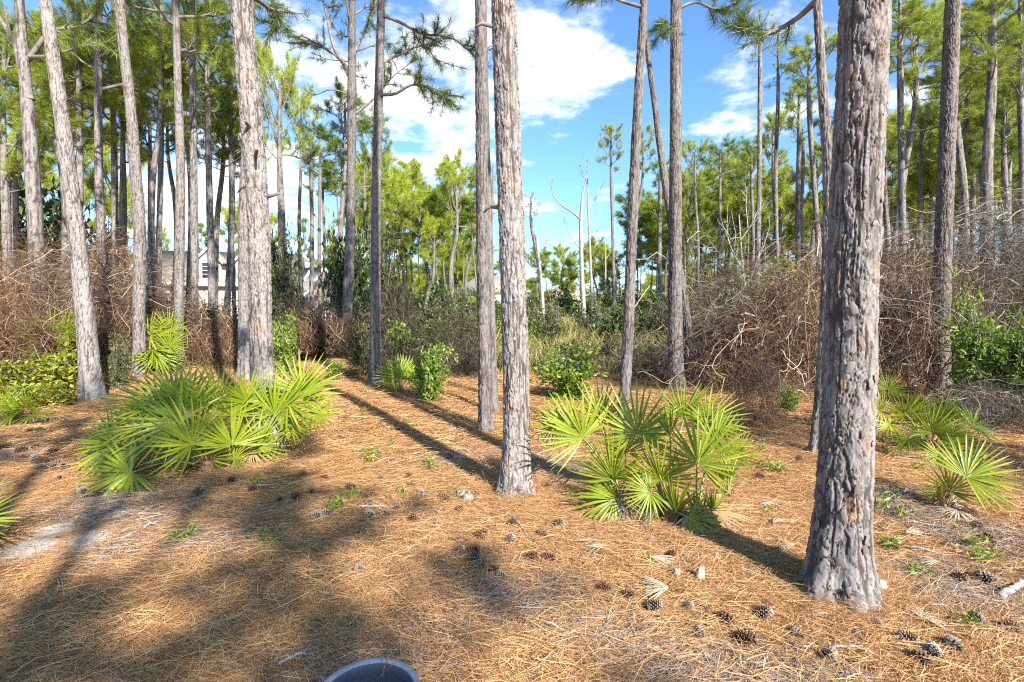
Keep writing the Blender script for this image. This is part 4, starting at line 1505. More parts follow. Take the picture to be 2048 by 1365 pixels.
for a_ in [
    ('bright green glossy shrub at the foot of the dark-barked straight pine', 'bright', 866, 805, 105, 130),
    ('tall yellow-green sapling shrub beside the thick pale pine', 'bright2', 570, 745, 75, 130, 11),
    ('low lime shrub near the forked pine, behind the palmetto', 'bright', 670, 762, 55, 45),
    ('dark glossy bush full of leaves hanging over dead brush', 'dark', 878, 700, 110, 170, 14),
    ('broad loose bush of mixed green behind the tall fan palms', 'bright2', 1135, 800, 165, 115),
    ('mid-green leafy clump at the edge of the broad loose bush, just above the fan palms', 'bright2', 1145, 810, 80, 60, 8.0),
    ('dark evergreen tree mass behind the dark-barked pine', 'dark2', 705, 700, 120, 260, 18),
    ('tall olive evergreen thicket between the forked and dark pines', 'olive', 760, 690, 130, 260, 20),
    ('olive tree crown draped in vines by the house wing', 'olive', 580, 690, 100, 250, 21),
    ('broad dark evergreen behind the thick pale pine', 'dark', 560, 690, 110, 230, 24),
    ('wide holly-like bush with small shiny leaves beside the rough scaly pine', 'holly', 1968, 835, 190, 230, 7.0),
    ('upper holly-like bush climbing the dry vines', 'holly', 1925, 800, 90, 260, 8.2),
    ('holly-like bush at the end of the clearing, half in shade', 'holly', 2075, 880, 190, 230, 6.6),
    ('olive leafy bush just behind the pale leaning pine', 'olive', 232, 780, 85, 110, 9.0),
    ('yellow-green leafy bush among the ferns, next to the pale leaning pine', 'yellow', 105, 790, 135, 105, 8.6),
    ('yellow-leaved bush inside the vine thicket', 'yellow', 90, 760, 105, 110, 9.3),
    ('pale yellow-green bush at the very edge of the vine thicket', 'yellow', 20, 790, 110, 90, 8.3),
    ('low yellow-green ferny clump at the edge of the bare straw', 'yellow', 40, 838, 120, 75, 7.2),
    ('second low ferny clump, nearer the pale leaning pine', 'yellow', 118, 826, 95, 55, 7.6),
    ('dark leafy bush under the tan house windows', 'dark2', 425, 700, 120, 112, 15),
    ('dark brush bush beside the slim straight pine', 'dark', 310, 720, 110, 120, 12.5),
    ('brown-leaved bush in the shade below the gabled wing', 'brown', 620, 705, 130, 110, 14),
    ('brown-leaved bush beside the wavy-stemmed pine', 'brown', 325, 735, 110, 150, 13),
    ('olive bush just left of the narrow dark pine', 'olive', 925, 730, 90, 160, 12.5),
    ('olive bush in the marsh between the middle pine and the snag', 'olive', 1100, 720, 110, 130, 13.5),
    ('olive bush in front of the far railing', 'olive', 1180, 700, 110, 120, 16),
    ('olive bush around the feet of the crossed trunks', 'olive', 1330, 720, 120, 130, 14),
    ('green sprig growing in front of the vine mound', 'bright', 1425, 735, 55, 60, 9.2),
    ('small green sprig at the foot of the massive vine heap', 'bright2', 1580, 850, 60, 60, 6.8),
    ('tall dark evergreen at the back of the vine thicket', 'dark', 20, 720, 190, 380, 20),
    ('broad dark evergreen behind the pale leaning pine', 'dark2', 130, 720, 170, 330, 21),
    ('dark evergreen behind the vine-wrapped pine', 'olive', 215, 720, 130, 280, 19),
]:
    shrub(*a_)
OL = [('olive scrub', 780, 13), ('olive scrub', 830, 17), ('olive scrub', 1050, 19), ('olive scrub', 1240, 19), ('olive scrub', 1290, 22), ('olive scrub', 1400, 17),
      ('olive scrub', 1460, 20), ('olive scrub', 1540, 22), ('olive scrub', 1600, 18)]
NEARW = ['the dark-barked straight pine', 'the tall far pine', 'the middle pine', 'the slim dark pine', 'the crossed trunks', 'the leaning thin pine', 'the umbrella pine', 'the tall lone pine', 'the dense yellow-green pine']
for (nm, px, Yb), wh in zip(OL, NEARW):
    shrub(f'low {nm} growing at the edge of the marsh nearest {wh}', 'olive', px, 700, 110, 95, Yb, group='scrub along the marsh')

# vine mounds that read as single heaps
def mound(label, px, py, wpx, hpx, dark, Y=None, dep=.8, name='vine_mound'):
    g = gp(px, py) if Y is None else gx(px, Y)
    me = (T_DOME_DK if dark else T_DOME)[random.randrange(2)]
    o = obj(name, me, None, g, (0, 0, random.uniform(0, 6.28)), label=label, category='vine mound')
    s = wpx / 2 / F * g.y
    o.scale = (s, s * dep, hpx / F * g.y)
    return o


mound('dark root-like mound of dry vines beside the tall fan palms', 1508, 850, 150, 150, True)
mound('low greyish dry vine tuft spilling before the dark root-like mound', 1535, 868, 90, 70, False)
mound('huge rust-brown heap of dry vines behind the massive trunk', 1600, 830, 290, 300, False, 8.2)
mound('tall dry vine heap between the massive trunk and the scaly pine', 1800, 800, 240, 300, False, 8.6)
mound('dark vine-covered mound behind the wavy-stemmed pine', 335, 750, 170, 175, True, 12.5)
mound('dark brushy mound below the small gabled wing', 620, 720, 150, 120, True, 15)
mound('brown dry mound with hanging straw beside the thick pale pine', 430, 755, 110, 120, False, 12)
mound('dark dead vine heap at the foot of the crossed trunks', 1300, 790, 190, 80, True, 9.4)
mound('dry brown vine heap behind the leaning thin pine', 1470, 770, 140, 140, False, 9.8)
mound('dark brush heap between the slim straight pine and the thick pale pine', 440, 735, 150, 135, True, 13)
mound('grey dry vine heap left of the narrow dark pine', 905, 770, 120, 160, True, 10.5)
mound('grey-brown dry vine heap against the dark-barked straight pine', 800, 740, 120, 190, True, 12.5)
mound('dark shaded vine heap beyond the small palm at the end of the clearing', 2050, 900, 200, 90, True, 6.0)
mound('tan dry vine heap behind the pale leaning pine', 60, 740, 300, 210, False, 11)
mound('dry vine heap hung between the vine-wrapped pine and the wavy pine', 215, 730, 130, 200, False, 11.8)
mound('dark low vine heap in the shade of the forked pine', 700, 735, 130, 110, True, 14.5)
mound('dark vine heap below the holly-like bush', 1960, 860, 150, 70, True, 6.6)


def px_scatter(name, sources, spec, seed, zjit=0.0):
    r = random.Random(seed)
    pts, rots, scs, ids = [], [], [], []
    for (xa, xb, ya, yb, n, sa, sb, kinds, za, zb) in spec:
        for i in range(n):
            Y_ = r.uniform(ya, yb)
            g = gx(r.uniform(xa, xb), Y_)
            s = r.uniform(sa, sb)
            pts.append((g.x, g.y, g.z + r.uniform(za, zb)))
            rots.append((r.gauss(0, .15), r.gauss(0, .15), r.uniform(0, 6.28)))
            scs.append((s, s, s * r.uniform(.8, 1.2)))
            ids.append(kinds[r.randrange(len(kinds))])
    return scatter(name, sources, pts, rots, scs, ids)


px_scatter('dry_vines', L_WILD, [
    (-60, 330, 9.5, 13.5, 15, 1.0, 1.7, (0, 1, 2), 0, 1.7), (-60, 200, 8.6, 10, 7, .8, 1.1, (0, 2), .2, 1.1),
    (1440, 1660, 8.2, 11.5, 11, .8, 1.3, (0, 2, 1), 0, 1.0), (1740, 1890, 8.2, 11, 14, .8, 1.4, (0, 2, 1), 0, 1.6),
    (1890, 2150, 9.5, 13, 22, .9, 1.6, (1, 3, 3), .6, 2.6), (1430, 1650, 11, 15, 9, 1.1, 1.8, (0, 1, 2), 0, 1.8),
    (1230, 1420, 8.8, 11, 8, .5, .8, (1, 3), 0, .2), (1960, 2150, 5.6, 6.6, 5, .35, .6, (1, 3), 0, .1),
    (560, 640, 14, 20, 5, .8, 1.4, (0, 1), 0, 1.6), (190, 265, 12, 16, 7, 1.0, 1.7, (0, 1, 2), .5, 2.4)], 3)
px_scatter('dry_brush', L_BRUSH, [
    (740, 960, 10.5, 16, 13, .6, 1.0, (0, 2), 0, .2), (1060, 1250, 9.5, 14, 7, .4, .7, (0, 0), 0, .1),
    (1240, 1480, 9, 15, 14, .5, .9, (0, 2), 0, .2), (380, 480, 11.5, 14, 14, .7, 1.0, (1, 2), 0, .2), (590, 720, 13, 17, 16, .7, 1.1, (2, 2, 1), 0, .3),
    (880, 1340, 15, 28, 16, .8, 1.4, (0, 0), 0, .2), (1360, 1700, 14, 26, 18, 1.0, 1.6, (0, 0, 1), 0, .4), (1740, 2200, 11, 20, 34, 1.2, 2.2, (0, 0, 1), 0, .8),
    (-100, 255, 14, 24, 20, 1.0, 1.9, (0, 1, 2), 0, .5), (255, 560, 14, 20, 16, .7, 1.0, (0, 1, 2), 0, .1)], 4)


L_SCRUB = [lib_obj('scrub_source', SH[k].leaf) for k in ('olive', 'dark', 'bright2', 'brown', 'olive')]
px_scatter('marsh_scrub', L_SCRUB, [
    (740, 960, 11, 17, 26, .8, 1.5, (0, 0, 2, 3), 0, 0), (870, 1350, 12, 28, 66, .9, 1.8, (0, 0, 2, 1, 4), 0, 0), (800, 1400, 28, 48, 120, 2.0, 3.2, (0, 2, 1, 4), 0, 0),
    (1360, 1720, 13, 28, 34, 1.0, 2.2, (0, 0, 2, 3), 0, 0), (1740, 2200, 12, 24, 26, 1.0, 2.2, (0, 1, 3), 0, 0), (-150, 255, 15, 30, 22, 1.2, 2.6, (0, 1, 3), 0, 0), (255, 700, 15, 24, 34, .8, 1.35, (0, 1, 3), 0, 0),
    (1050, 1480, 9.5, 13, 30, .4, .9, (0, 3, 2, 4), 0, 0), (-60, 330, 9, 13, 24, .5, 1.0, (2, 0, 3, 3), .0, .8), (1450, 1900, 9, 11.5, 34, .5, 1.0, (3, 3, 3, 0), 0, 1.3), (1400, 1900, 11, 15, 22, .8, 1.3, (3, 0, 2), 0, 1.6), (1900, 2150, 9, 13, 16, .7, 1.2, (3, 0, 1), 0, 1.4)], 14)

# marsh grass
def grass_src(seed, n, H, wd, mat):
    r = np.random.default_rng(seed)
    b = np.stack([r.normal(0, .16, n), r.normal(0, .16, n), np.full(n, -.03)], 1)
    d = norm(np.stack([r.normal(0, .28, n), r.normal(0, .28, n), np.ones(n)], 1))
    ln = H * r.uniform(.5, 1.1, (n, 1))
    bend = np.stack([r.normal(0, .25, n), r.normal(0, .25, n), -np.abs(r.normal(0, .12, n))], 1) * ln
    sd_ = norm(np.cross(d, r.normal(0, 1, (n, 3)))) * wd / 2
    m_ = b + d * ln * .55
    tp = b + d * ln + bend
    V = np.stack([b - sd_, b + sd_, m_ - sd_ * .8, m_ + sd_ * .8, tp], 1).reshape(-1, 3)
    k = np.arange(n)[:, None] * 5
    return mk('grass_clump', V, k + [2, 3, 4], k + [0, 1, 3, 2], mat, False, {'tint': np.repeat(r.random(n), 5)})


L_GRASS = [lib_obj('grass_source', grass_src(i, 110, 1.0, .02, M_GRASS)) for i in range(4)]
px_scatter('marsh_grass', L_GRASS, [(860, 1360, 11, 20, 420, .6, 1.1, (0, 1, 2, 3), 0, 0), (800, 1420, 20, 45, 900, .9, 1.5, (0, 1, 2, 3), 0, 0),
                                    (-200, 800, 16, 45, 350, .6, 1.1, (0, 1, 2, 3), 0, 0), (1420, 2300, 15, 45, 500, .6, 1.2, (0, 1, 2, 3), 0, 0)], 5)

# far wood that closes the horizon
fo = [lib_obj('wood_source', c_.needles) for c_ in CF]
r = random.Random(77)
pts, rots, scs, ids = [], [], [], []
for i in range(260):
    px = r.uniform(-700, 2750)
    Y_ = r.uniform(75, 130)
    g = gx(px, Y_)
    s = r.uniform(1.1, 2.0)
    tall = 1.0 if (px < 950 or px > 1300) else .45
    for z in (0, 2.5 * s * .8):
        if tall < 1 and z > 0:
            continue
        pts.append((g.x, g.y, g.z - .5 + z * tall))
        rots.append((0, 0, r.uniform(0, 6.28)))
        scs.append((s * 1.4, s * 1.4, s * (1 if tall == 1 else .8)))
        ids.append(r.randrange(4))
scatter('distant_woods', fo, pts, rots, scs, ids)


# ------------------------------------------------------------------ saw palmettos
def fan_mesh(seed, n, spread, cup, droop, mat, width=.053, name='frond', flat=False):
    """unit-radius fan: hub at the origin, axis +X, upper face +Z"""
    r = np.random.default_rng(seed)
    T = np.array([0, .16, .38, .62, .85, 1.0])
    Wd = np.array([.16, .50, 1.0, .84, .42, .04])
    Vs, Q_, ti = [], [], []
    for i in range(n):
        th = spread * (2 * (i + .5) / n - 1) + r.normal(0, .035)
        L = (1 - .22 * (abs(th) / 2.2) ** 2) * r.uniform(.9, 1.06)
        el = cup * (abs(th) / 2.0) ** 1.3 + r.normal(0, .05)
        dx = np.array([math.cos(th) * math.cos(el), math.sin(th) * math.cos(el), math.sin(el)])
        sx = np.array([-math.sin(th), math.cos(th), 0])
        nz = np.cross(dx, sx)
        w_ = width * r.uniform(.85, 1.12)
        br = 1.0 if r.random() > .08 else r.uniform(.6, .85)
        dr = droop * r.uniform(.3, 1.6) + (r.uniform(.15, .5) if r.random() < .06 else 0)
        k0 = len(Vs) * 0 + sum(len(v) for v in Vs)
        rows = []
        for t_, wq in zip(T, Wd):
            t2 = t_ * br
            c = dx * L * t2 - nz * dr * t2 ** 3 * L - np.array([0, 0, 1]) * dr * .5 * t2 ** 3
            hw = w_ * wq * .5
            rows += [c - sx * hw + nz * hw * .55, c, c + sx * hw + nz * hw * .55]
        Vs.append(np.array(rows))
        for j in range(len(T) - 1):
            a = k0 + j * 3
            Q_ += [[a, a + 1, a + 4, a + 3], [a + 1, a + 2, a + 5, a + 4]]
        b_ = np.clip(r.normal(.45, .16), .05, .85)
        tt = np.repeat(np.clip(b_ + .12 * (T - .4), 0, .9), 3)
        if r.random() < .25:
            tt[-3:] = 1.0
        ti.append(tt)
    return mk(name, np.vstack(Vs), None, Q_, mat, False, {'tint': np.concatenate(ti)})


FAN = [fan_mesh(401, 24, 2.05, .25, .06, M_PALM), fan_mesh(402, 26, 2.3, .15, .10, M_PALM), fan_mesh(403, 22, 1.75, .35, .04, M_PALM),
       fan_mesh(404, 25, 2.2, .45, .12, M_PALM), fan_mesh(405, 20, 1.5, .55, .05, M_PALM)]
FAN_YOUNG = [fan_mesh(411, 12, .55, .2, .03, M_PALM, .05), fan_mesh(412, 9, .38, .1, .02, M_PALM, .045)]
FAN_DROOP = [fan_mesh(421, 18, 1.9, -.25, .30, M_PALM, .06)]
FAN_DRY = [fan_mesh(431, 14, .9, .1, .12, M_DRYFROND, .05, 'dead_frond'), fan_mesh(432, 10, .5, .05, .08, M_DRYFROND, .06, 'dead_frond'),
           fan_mesh(433, 18, 1.5, .1, .2, M_DRYFROND, .045, 'dead_frond')]

FAN_BROWN = [fan_mesh(441, 15, .9, .2, .25, M_FIBRE, .04, 'dead_frond'), fan_mesh(442, 12, .7, .1, .3, M_DRYFROND, .04, 'dead_frond')]


def frond(plant, origin, hub, ang, r, base, face=.5, tow=0.0, kind=None, mesh=None):
    """hub/base world points; ang image angle of the fan axis; face: 0 = fan turned to the camera, 1 = lying flat; tow: axis towards camera"""
    a = math.radians(ang)
    ax = Vector((math.cos(a), -tow, math.sin(a))).normalized()
    tc_ = Vector((-hub.x * .35, -1.0, .25)).normalized()
    face *= .8
    nz = (tc_ * (1 - face) + Vector((0, 0, 1)) * face)
    nz = nz - ax * nz.dot(ax)
    if nz.length < .1:
        nz = Vector((0, -1, 0)) - ax * (-ax.y)
    nz.normalize()
    # small random roll and pitch so that no two fans lie alike
    yv = nz.cross(ax)
    M = Matrix((ax, yv, nz)).transposed().to_4x4()
    M = M @ Matrix.Rotation(random.gauss(0, .22), 4, 'X') @ Matrix.Rotation(random.gauss(0, .12), 4, 'Y')
    me = mesh or FAN[random.randrange(len(FAN))]
    M = Matrix.Translation(hub - origin) @ M @ Matrix.Scale(r, 4)
    fr = mat_obj('frond', me, M, plant)
    d = hub - base
    mdl = base + d * .55 + Vector((0, 0, .10 * d.length)) - ax * .08 * d.length
    P_ = spline(np.array([[*(base - origin)], [*(mdl - origin)], [*(hub - origin)], [*(hub - origin + ax * r * .1)]]), 9)
    V, t_, q_ = tube1(P_, np.linspace(.010, .005, 9), 5)
    Mi = np.array(M.inverted())
    V = V @ Mi[:3, :3].T + Mi[:3, 3]
    obj('stalk', mk('stalk', V, t_, q_, M_STALK, True), fr)
    return fr


def fibre_base(plant, loc, s, seed):
    """shaggy stub of old leaf bases"""
    r = np.random.default_rng(seed)
    n = 90
    a = r.uniform(0, 6.28, n)
    b = np.stack([np.cos(a) * .05, np.sin(a) * .05, r.uniform(-.02, .14, n)], 1)
    tp = b + np.stack([np.cos(a) * r.uniform(.02, .13, n), np.sin(a) * r.uniform(.02, .13, n), r.uniform(-.06, .16, n)], 1)
    sd_ = np.stack([-np.sin(a), np.cos(a), np.zeros(n)], 1) * r.uniform(.004, .013, n)[:, None]
    V = np.stack([b - sd_, b + sd_, tp + sd_ * .4, tp - sd_ * .4], 1).reshape(-1, 3)
    q_ = np.arange(n * 4).reshape(-1, 4)
    c_ = tube1(np.array([[0, 0, -.05], [0, 0, .07], [0, 0, .15]]), [.06, .06, .03], 10)
    J = join([(V, None, q_), c_])
    obj('fibrous_base', mk('fibrous_base', J[0], J[1], J[2], M_FIBRE), plant, loc, (0, 0, 0), s)


def palmetto(label, bases, fronds, group=None, fib=1.0, scl=1.08):
    g0 = gp(*bases[0])
    o = root('saw_palmetto', g0, label, 'palmetto', group)
    BG = [gp(*b) for b in bases]
    for i, b in enumerate(BG):
        fibre_base(o, b - g0, fib * random.uniform(.8, 1.2), i + int(abs(bases[0][0])))
    for k in range(3 * len(BG)):
        b = BG[k % len(BG)]
        a_ = random.uniform(0, 6.28)
        sz = random.uniform(.22, .36) * fib
        M = Matrix.Translation(b - g0 + Vector((math.cos(a_) * .08, math.sin(a_) * .08, .12 * fib))) @ Matrix.Rotation(a_, 4, 'Z') @ Matrix.Rotation(random.uniform(.3, .7), 4, 'Y') @ Matrix.Rotation(random.gauss(0, .5), 4, 'X') @ Matrix.Diagonal((sz, sz, sz * .8, 1))
        mat_obj('dead_frond', FAN_BROWN[k % 2], M, o)
    for (hx, hy, dy, ang, rp, bi, face, tow, *mm) in fronds:
        b = BG[bi]
        hub = at(hx, hy, b.y + dy)
        frond(o, g0, hub, ang, rp / F * hub.y * scl, b + Vector((0, 0, .05)), face, tow, mesh=mm[0] if mm else None)
    return o


palmetto('wide bright palmetto clump spread low in front of the thick pale pine', [(415, 945), (462, 932), (512, 922)], [
    (263, 946, -.35, 200, 108, 0, .75, .5), (289, 904, -.1, 190, 88, 0, .7, .2), (234, 889, .1, 192, 90, 0, .7, .1), (237, 873, .3, 172, 70, 0, .7, 0),
    (383, 889, -.25, 105, 102, 0, .25, .2), (361, 845, .0, 155, 118, 0, .45, .0), (435, 805, .2, 80, 80, 1, .3, .0), (494, 803, .2, 75, 70, 1, .25, .0),
    (465, 889, -.2, 85, 84, 1, .15, .15), (577, 807, .1, 35, 98, 2, .5, .0), (627, 831, .1, 18, 58, 2, .6, .0), (586, 861, -.05, 5, 58, 2, .7, .1),
    (348, 798, .3, 118, 92, 0, .35, .0), (293, 850, .15, 150, 95, 0, .55, .0), (515, 891, -.1, 68, 72, 2, .3, .1), (413, 916, -.2, 50, 62, 1, .4, .3),
    (468, 921, -.15, 30, 42, 1, .4, .2), (517, 919, -.1, 50, 36, 2, .3, .2), (378, 804, .35, 95, 84, 0, .3, .0), (465, 831, .15, 80, 64, 1, .3, .0),
    (550, 828, .1, 60, 88, 2, .35, .0), (545, 809, .25, 85, 55, 2, .2, .0), (605, 782, .2, 55, 80, 2, .4, .0), (315, 815, .2, 140, 105, 0, .45, .0),
    (400, 864, .05, 60, 74, 1, .35, .0), (395, 830, .1, 90, 60, 0, .2, 0, FAN_YOUNG[0])], scl=1.08)
palmetto('tall loose group of bright yellow-green fan palms between the middle pine and the massive trunk', [(1242, 1022), (1335, 1045), (1395, 1050)], [
    (1204, 838, .30, 95, 82, 0, .12, .0), (1166, 875, .10, 128, 104, 0, .35, .0), (1274, 867, .25, 95, 104, 1, .15, .0), (1227, 959, -.05, 105, 94, 0, .2, .1),
    (1322, 959, -.05, 110, 90, 1, .2, .1), (1396, 925, .05, 75, 106, 2, .25, .05), (1369, 835, .35, 72, 78, 1, .2, .0), (1417, 846, .30, 42, 78, 2, .4, .0),
    (1340, 872, .15, 100, 66, 1, .3, .0, FAN_YOUNG[0]), (1229, 1000, -.15, 172, 96, 0, .65, .15, FAN_DROOP[0]), (1380, 1038, -.2, -25, 80, 1, .75, .35, FAN_DROOP[0]),
    (1352, 1022, -.15, 85, 84, 1, .15, .1, FAN_YOUNG[0]), (1425, 1030, -.05, 92, 64, 2, .2, .0, FAN_YOUNG[1]), (1110, 848, .3, 185, 62, 0, .6, .0),
    (1430, 888, .2, 60, 74, 2, .3, .0), (1300, 880, .3, 80, 60, 1, .3, .0), (1250, 905, .2, 110, 60, 0, .3, .0), (1300, 985, -.1, 200, 60, 1, .5, .2),
    (1140, 850, .2, 150, 70, 0, .5, 0)])
palmetto('pair of narrow young palm fans on thin stalks beside the tall fan palms', [(1456, 1000)], [
    (1475, 912, .1, 72, 50, 0, .25, .0), (1456, 962, 0, 92, 54, 0, .1, .0, FAN_YOUNG[0]), (1448, 965, .02, 105, 45, 0, .1, .0, FAN_YOUNG[1])], fib=.5)
palmetto('dark spreading palmetto in half shade below the rough scaly pine', [(1862, 905)], [
    (1825, 816, .2, 90, 42, 0, .3, .0), (1884, 835, .1, 80, 50, 0, .3, .0), (1866, 865, -.1, 92, 58, 0, .3, .0), (1810, 828, .1, 130, 50, 0, .4, .0),
    (1817, 878, -.2, 225, 44, 0, .6, .3), (1776, 780, .3, 70, 36, 0, .3, .0), (1780, 850, .1, 185, 42, 0, .6, .0), (1944, 854, .1, 15, 62, 0, .6, .0),
    (1905, 870, 0, 50, 56, 0, .4, .0), (1840, 845, .1, 110, 56, 0, .3, .0), (1760, 820, .2, 150, 46, 0, .5, 0), (1890, 890, -.1, 30, 46, 0, .5, .1)], fib=1.1)
palmetto('small bright fan palm alone at the shaded end of the straw', [(1884, 1022)], [
    (1933, 955, -.1, 38, 92, 0, .35, .1), (1899, 981, 0, 95, 62, 0, .15, .0), (1878, 912, .3, 195, 38, 0, .6, .0), (1940, 940, .05, 70, 70, 0, .2, 0)], fib=.7)
palmetto('small upright palmetto beside the bright glossy shrub', [(800, 788)], [
    (800, 752, 0, 90, 42, 0, .2, 0), (785, 756, .1, 120, 40, 0, .3, 0), (815, 758, -.1, 62, 38, 0, .3, 0), (793, 745, .2, 105, 38, 0, .2, 0), (808, 748, .2, 75, 38, 0, .2, 0), (790, 768, -.1, 150, 30, 0, .5, .1)], fib=.7)
palmetto('green palmetto in the dark gap beside the wavy-stemmed pine', [(318, 752)], [
    (300, 672, 0, 20, 52, 0, .4, 0), (305, 700, -.1, 0, 55, 0, .5, .1), (312, 712, -.2, -40, 52, 0, .6, .3), (335, 660, .2, 80, 44, 0, .3, 0), (298, 690, .1, 100, 40, 0, .3, 0), (330, 720, 0, -80, 40, 0, .6, .3), (340, 690, 0, 40, 40, 0, .4, 0)])
palmetto('sunlit palmetto inside the vine thicket behind the ferns', [(110, 770)], [
    (105, 668, .1, 60, 55, 0, .5, .0), (120, 690, 0, 20, 55, 0, .6, .1), (80, 680, 0, 130, 52, 0, .5, 0), (135, 660, .2, 35, 48, 0, .5, 0), (60, 700, -.1, 170, 44, 0, .6, .1), (100, 715, -.2, 80, 50, 0, .3, .2)])
palmetto('grassy palmetto clump with pale dead blades at the foot of the ferns', [(30, 850)], [
    (20, 812, 0, 110, 46, 0, .4, .1), (50, 815, 0, 60, 46, 0, .4, .1), (35, 828, -.1, 200, 42, 0, .6, .2), (5, 820, 0, 160, 46, 0, .5, .1), (65, 832, -.1, 10, 40, 0, .7, .2)])
palmetto('palmetto at the very edge of the straw, its frond tips reaching towards the sand patches', [(-95, 1110)], [
    (-52, 1044, 0, 3, 96, 0, .9, .0), (-100, 1020, .2, 25, 80, 0, .6, .0), (-110, 1000, .2, 100, 90, 0, .3, .0), (-95, 1090, -.3, -12, 70, 0, .8, .1), (-150, 1040, 0, 160, 90, 0, .5, 0), (-105, 1150, -.5, -20, 60, 0, .8, .2)])

# ------------------------------------------------------------------ houses seen through the trees
def poly_prism(pts2, y0, y1):
    """extrude an xz polygon along y"""
    n = len(pts2)
    V = np.array([[x, y0, z] for x, z in pts2] + [[x, y1, z] for x, z in pts2], float)
    k = np.arange(n)
    q_ = np.stack([k, (k + 1) % n, n + (k + 1) % n, n + k], 1)
    t_ = [[0, i, i + 1] for i in range(1, n - 1)] + [[n, n + i + 1, n + i] for i in range(1, n - 1)]
    return V, np.array(t_), q_


def add(parent, name, data, mat):
    return obj(name, mk(name, data[0], data[1], data[2], mat), parent)


def window(parent, x, z, w_, h_, y, cols=2, rows=2, arched=False):
    fr = add(parent, 'window', join([box(x - w_ / 2 - .09, x - w_ / 2, y - .06, y + .02, z - .09, z + h_ + .09), box(x + w_ / 2, x + w_ / 2 + .09, y - .06, y + .02, z - .09, z + h_ + .09),
                                     box(x - w_ / 2, x + w_ / 2, y - .06, y + .02, z - .09, z), box(x - w_ / 2, x + w_ / 2, y - .06, y + .02, z + h_, z + h_ + .09)]), M_TRIM)
    add(fr, 'pane', box(x - w_ / 2, x + w_ / 2, y - .012, y + .012, z, z + h_), M_GLASS)
    bars = [box(x - w_ / 2 + w_ * i / cols - .02, x - w_ / 2 + w_ * i / cols + .02, y - .045, y - .014, z, z + h_) for i in range(1, cols)]
    bars += [box(x - w_ / 2, x + w_ / 2, y - .043, y - .016, z + h_ * i / rows - .02, z + h_ * i / rows + .02) for i in range(1, rows)]
    add(fr, 'glazing_bar', join(bars), M_TRIM)
    if arched:
        a = np.linspace(0, math.pi, 9)
        add(fr, 'arch_pane', poly_prism([(x + math.cos(k) * w_ / 2, z + h_ + .1 + math.sin(k) * w_ / 2) for k in a], y - .012, y + .012), M_GLASS)
        P_ = np.array([[x + math.cos(k) * (w_ / 2 + .06), y - .03, z + h_ + .1 + math.sin(k) * (w_ / 2 + .06)] for k in a])
        add(fr, 'arch_trim', tube1(P_, np.full(9, .07), 6), M_TRIM)


HY = 46.0
hA = gx(265, HY)
ho = root('house', (hA.x, HY, hA.z), 'tan shingle-roofed house with white dormers behind the slim pines', 'house', rz=math.radians(14))
LEN, DEP, EAVE, RIDGE = 13.5, 9.0, 4.0, 7.0
add(ho, 'wall', box(0, LEN, 0, DEP, -.5, EAVE), M_WALL)
add(ho, 'gable', poly_prism([(0, EAVE), (DEP, EAVE), (DEP / 2, RIDGE)], 0, .12), M_WALL).matrix_local = Matrix.Rotation(math.pi / 2, 4, 'Z') @ Matrix.Translation((0, -.12, 0))
for s in (0, 1):
    y_a, y_b = (-.5, DEP / 2) if s == 0 else (DEP + .5, DEP / 2)
    zA = EAVE - .3
    V = np.array([[-.4, y_a, zA], [LEN + .4, y_a, zA], [LEN + .4, y_b, RIDGE], [-.4, y_b, RIDGE]])
    V = np.vstack([V, V + [0, 0, .18]])
    add(ho, 'roof', (V, None, np.array([[0, 1, 2, 3], [4, 7, 6, 5], [0, 4, 5, 1], [1, 5, 6, 2], [2, 6, 7, 3], [3, 7, 4, 0]])), M_ROOF)
add(ho, 'fascia', box(-.42, LEN + .42, -.56, -.505, EAVE - .42, EAVE - .08), M_TRIM)
for (dx_, dw) in ((6.3, 2.1), (9.6, 2.0)):
    dz = EAVE + .15
    dm = add(ho, 'dormer', join([box(dx_ - dw / 2, dx_ + dw / 2, .25, 3.2, dz - .3, dz + 1.75),
                                 poly_prism([(dx_ - dw / 2, dz + 1.751), (dx_ + dw / 2, dz + 1.751), (dx_, dz + 2.75)], .25, 3.6)]), M_WALL)
    for s in (-1, 1):
        V = np.array([[dx_ + s * (dw / 2 + .25), .0, dz + 1.55], [dx_, .0, dz + 2.85], [dx_, 4.4, dz + 2.85], [dx_ + s * (dw / 2 + .25), 4.4, dz + 1.55]])
        V = np.vstack([V, V + [0, 0, .16]])
        add(dm, 'dormer_roof', (V, None, np.array([[0, 1, 2, 3], [4, 7, 6, 5], [0, 4, 5, 1], [1, 5, 6, 2], [2, 6, 7, 3], [3, 7, 4, 0]])), M_ROOF)
        V = np.array([[dx_ + s * (dw / 2 + .25), -.05, dz + 1.45], [dx_, -.05, dz + 2.78], [dx_, -.05, dz + 3.03], [dx_ + s * (dw / 2 + .25), -.05, dz + 1.72]])
        V = np.vstack([V, V + [0, .045, 0]])
        add(dm, 'bargeboard', (V, None, np.array([[0, 1, 2, 3], [4, 7, 6, 5], [0, 4, 5, 1], [1, 5, 6, 2], [2, 6, 7, 3], [3, 7, 4, 0]])), M_TRIM)
    window(ho, dx_, dz + .2, 1.0, 1.4, .2, 2, 4)
for s in (0, 1):
    V = np.array([[-.52, -.55 if s == 0 else DEP + .55, EAVE - .35], [-.52, DEP / 2, RIDGE - .02], [-.52, DEP / 2, RIDGE + .28], [-.52, -.55 if s == 0 else DEP + .55, EAVE - .05]])
    V = np.vstack([V, V + [.1, 0, 0]])
    add(ho, 'bargeboard', (V, None, np.array([[0, 1, 2, 3], [4, 7, 6, 5], [0, 4, 5, 1], [1, 5, 6, 2], [2, 6, 7, 3], [3, 7, 4, 0]])), M_TRIM)

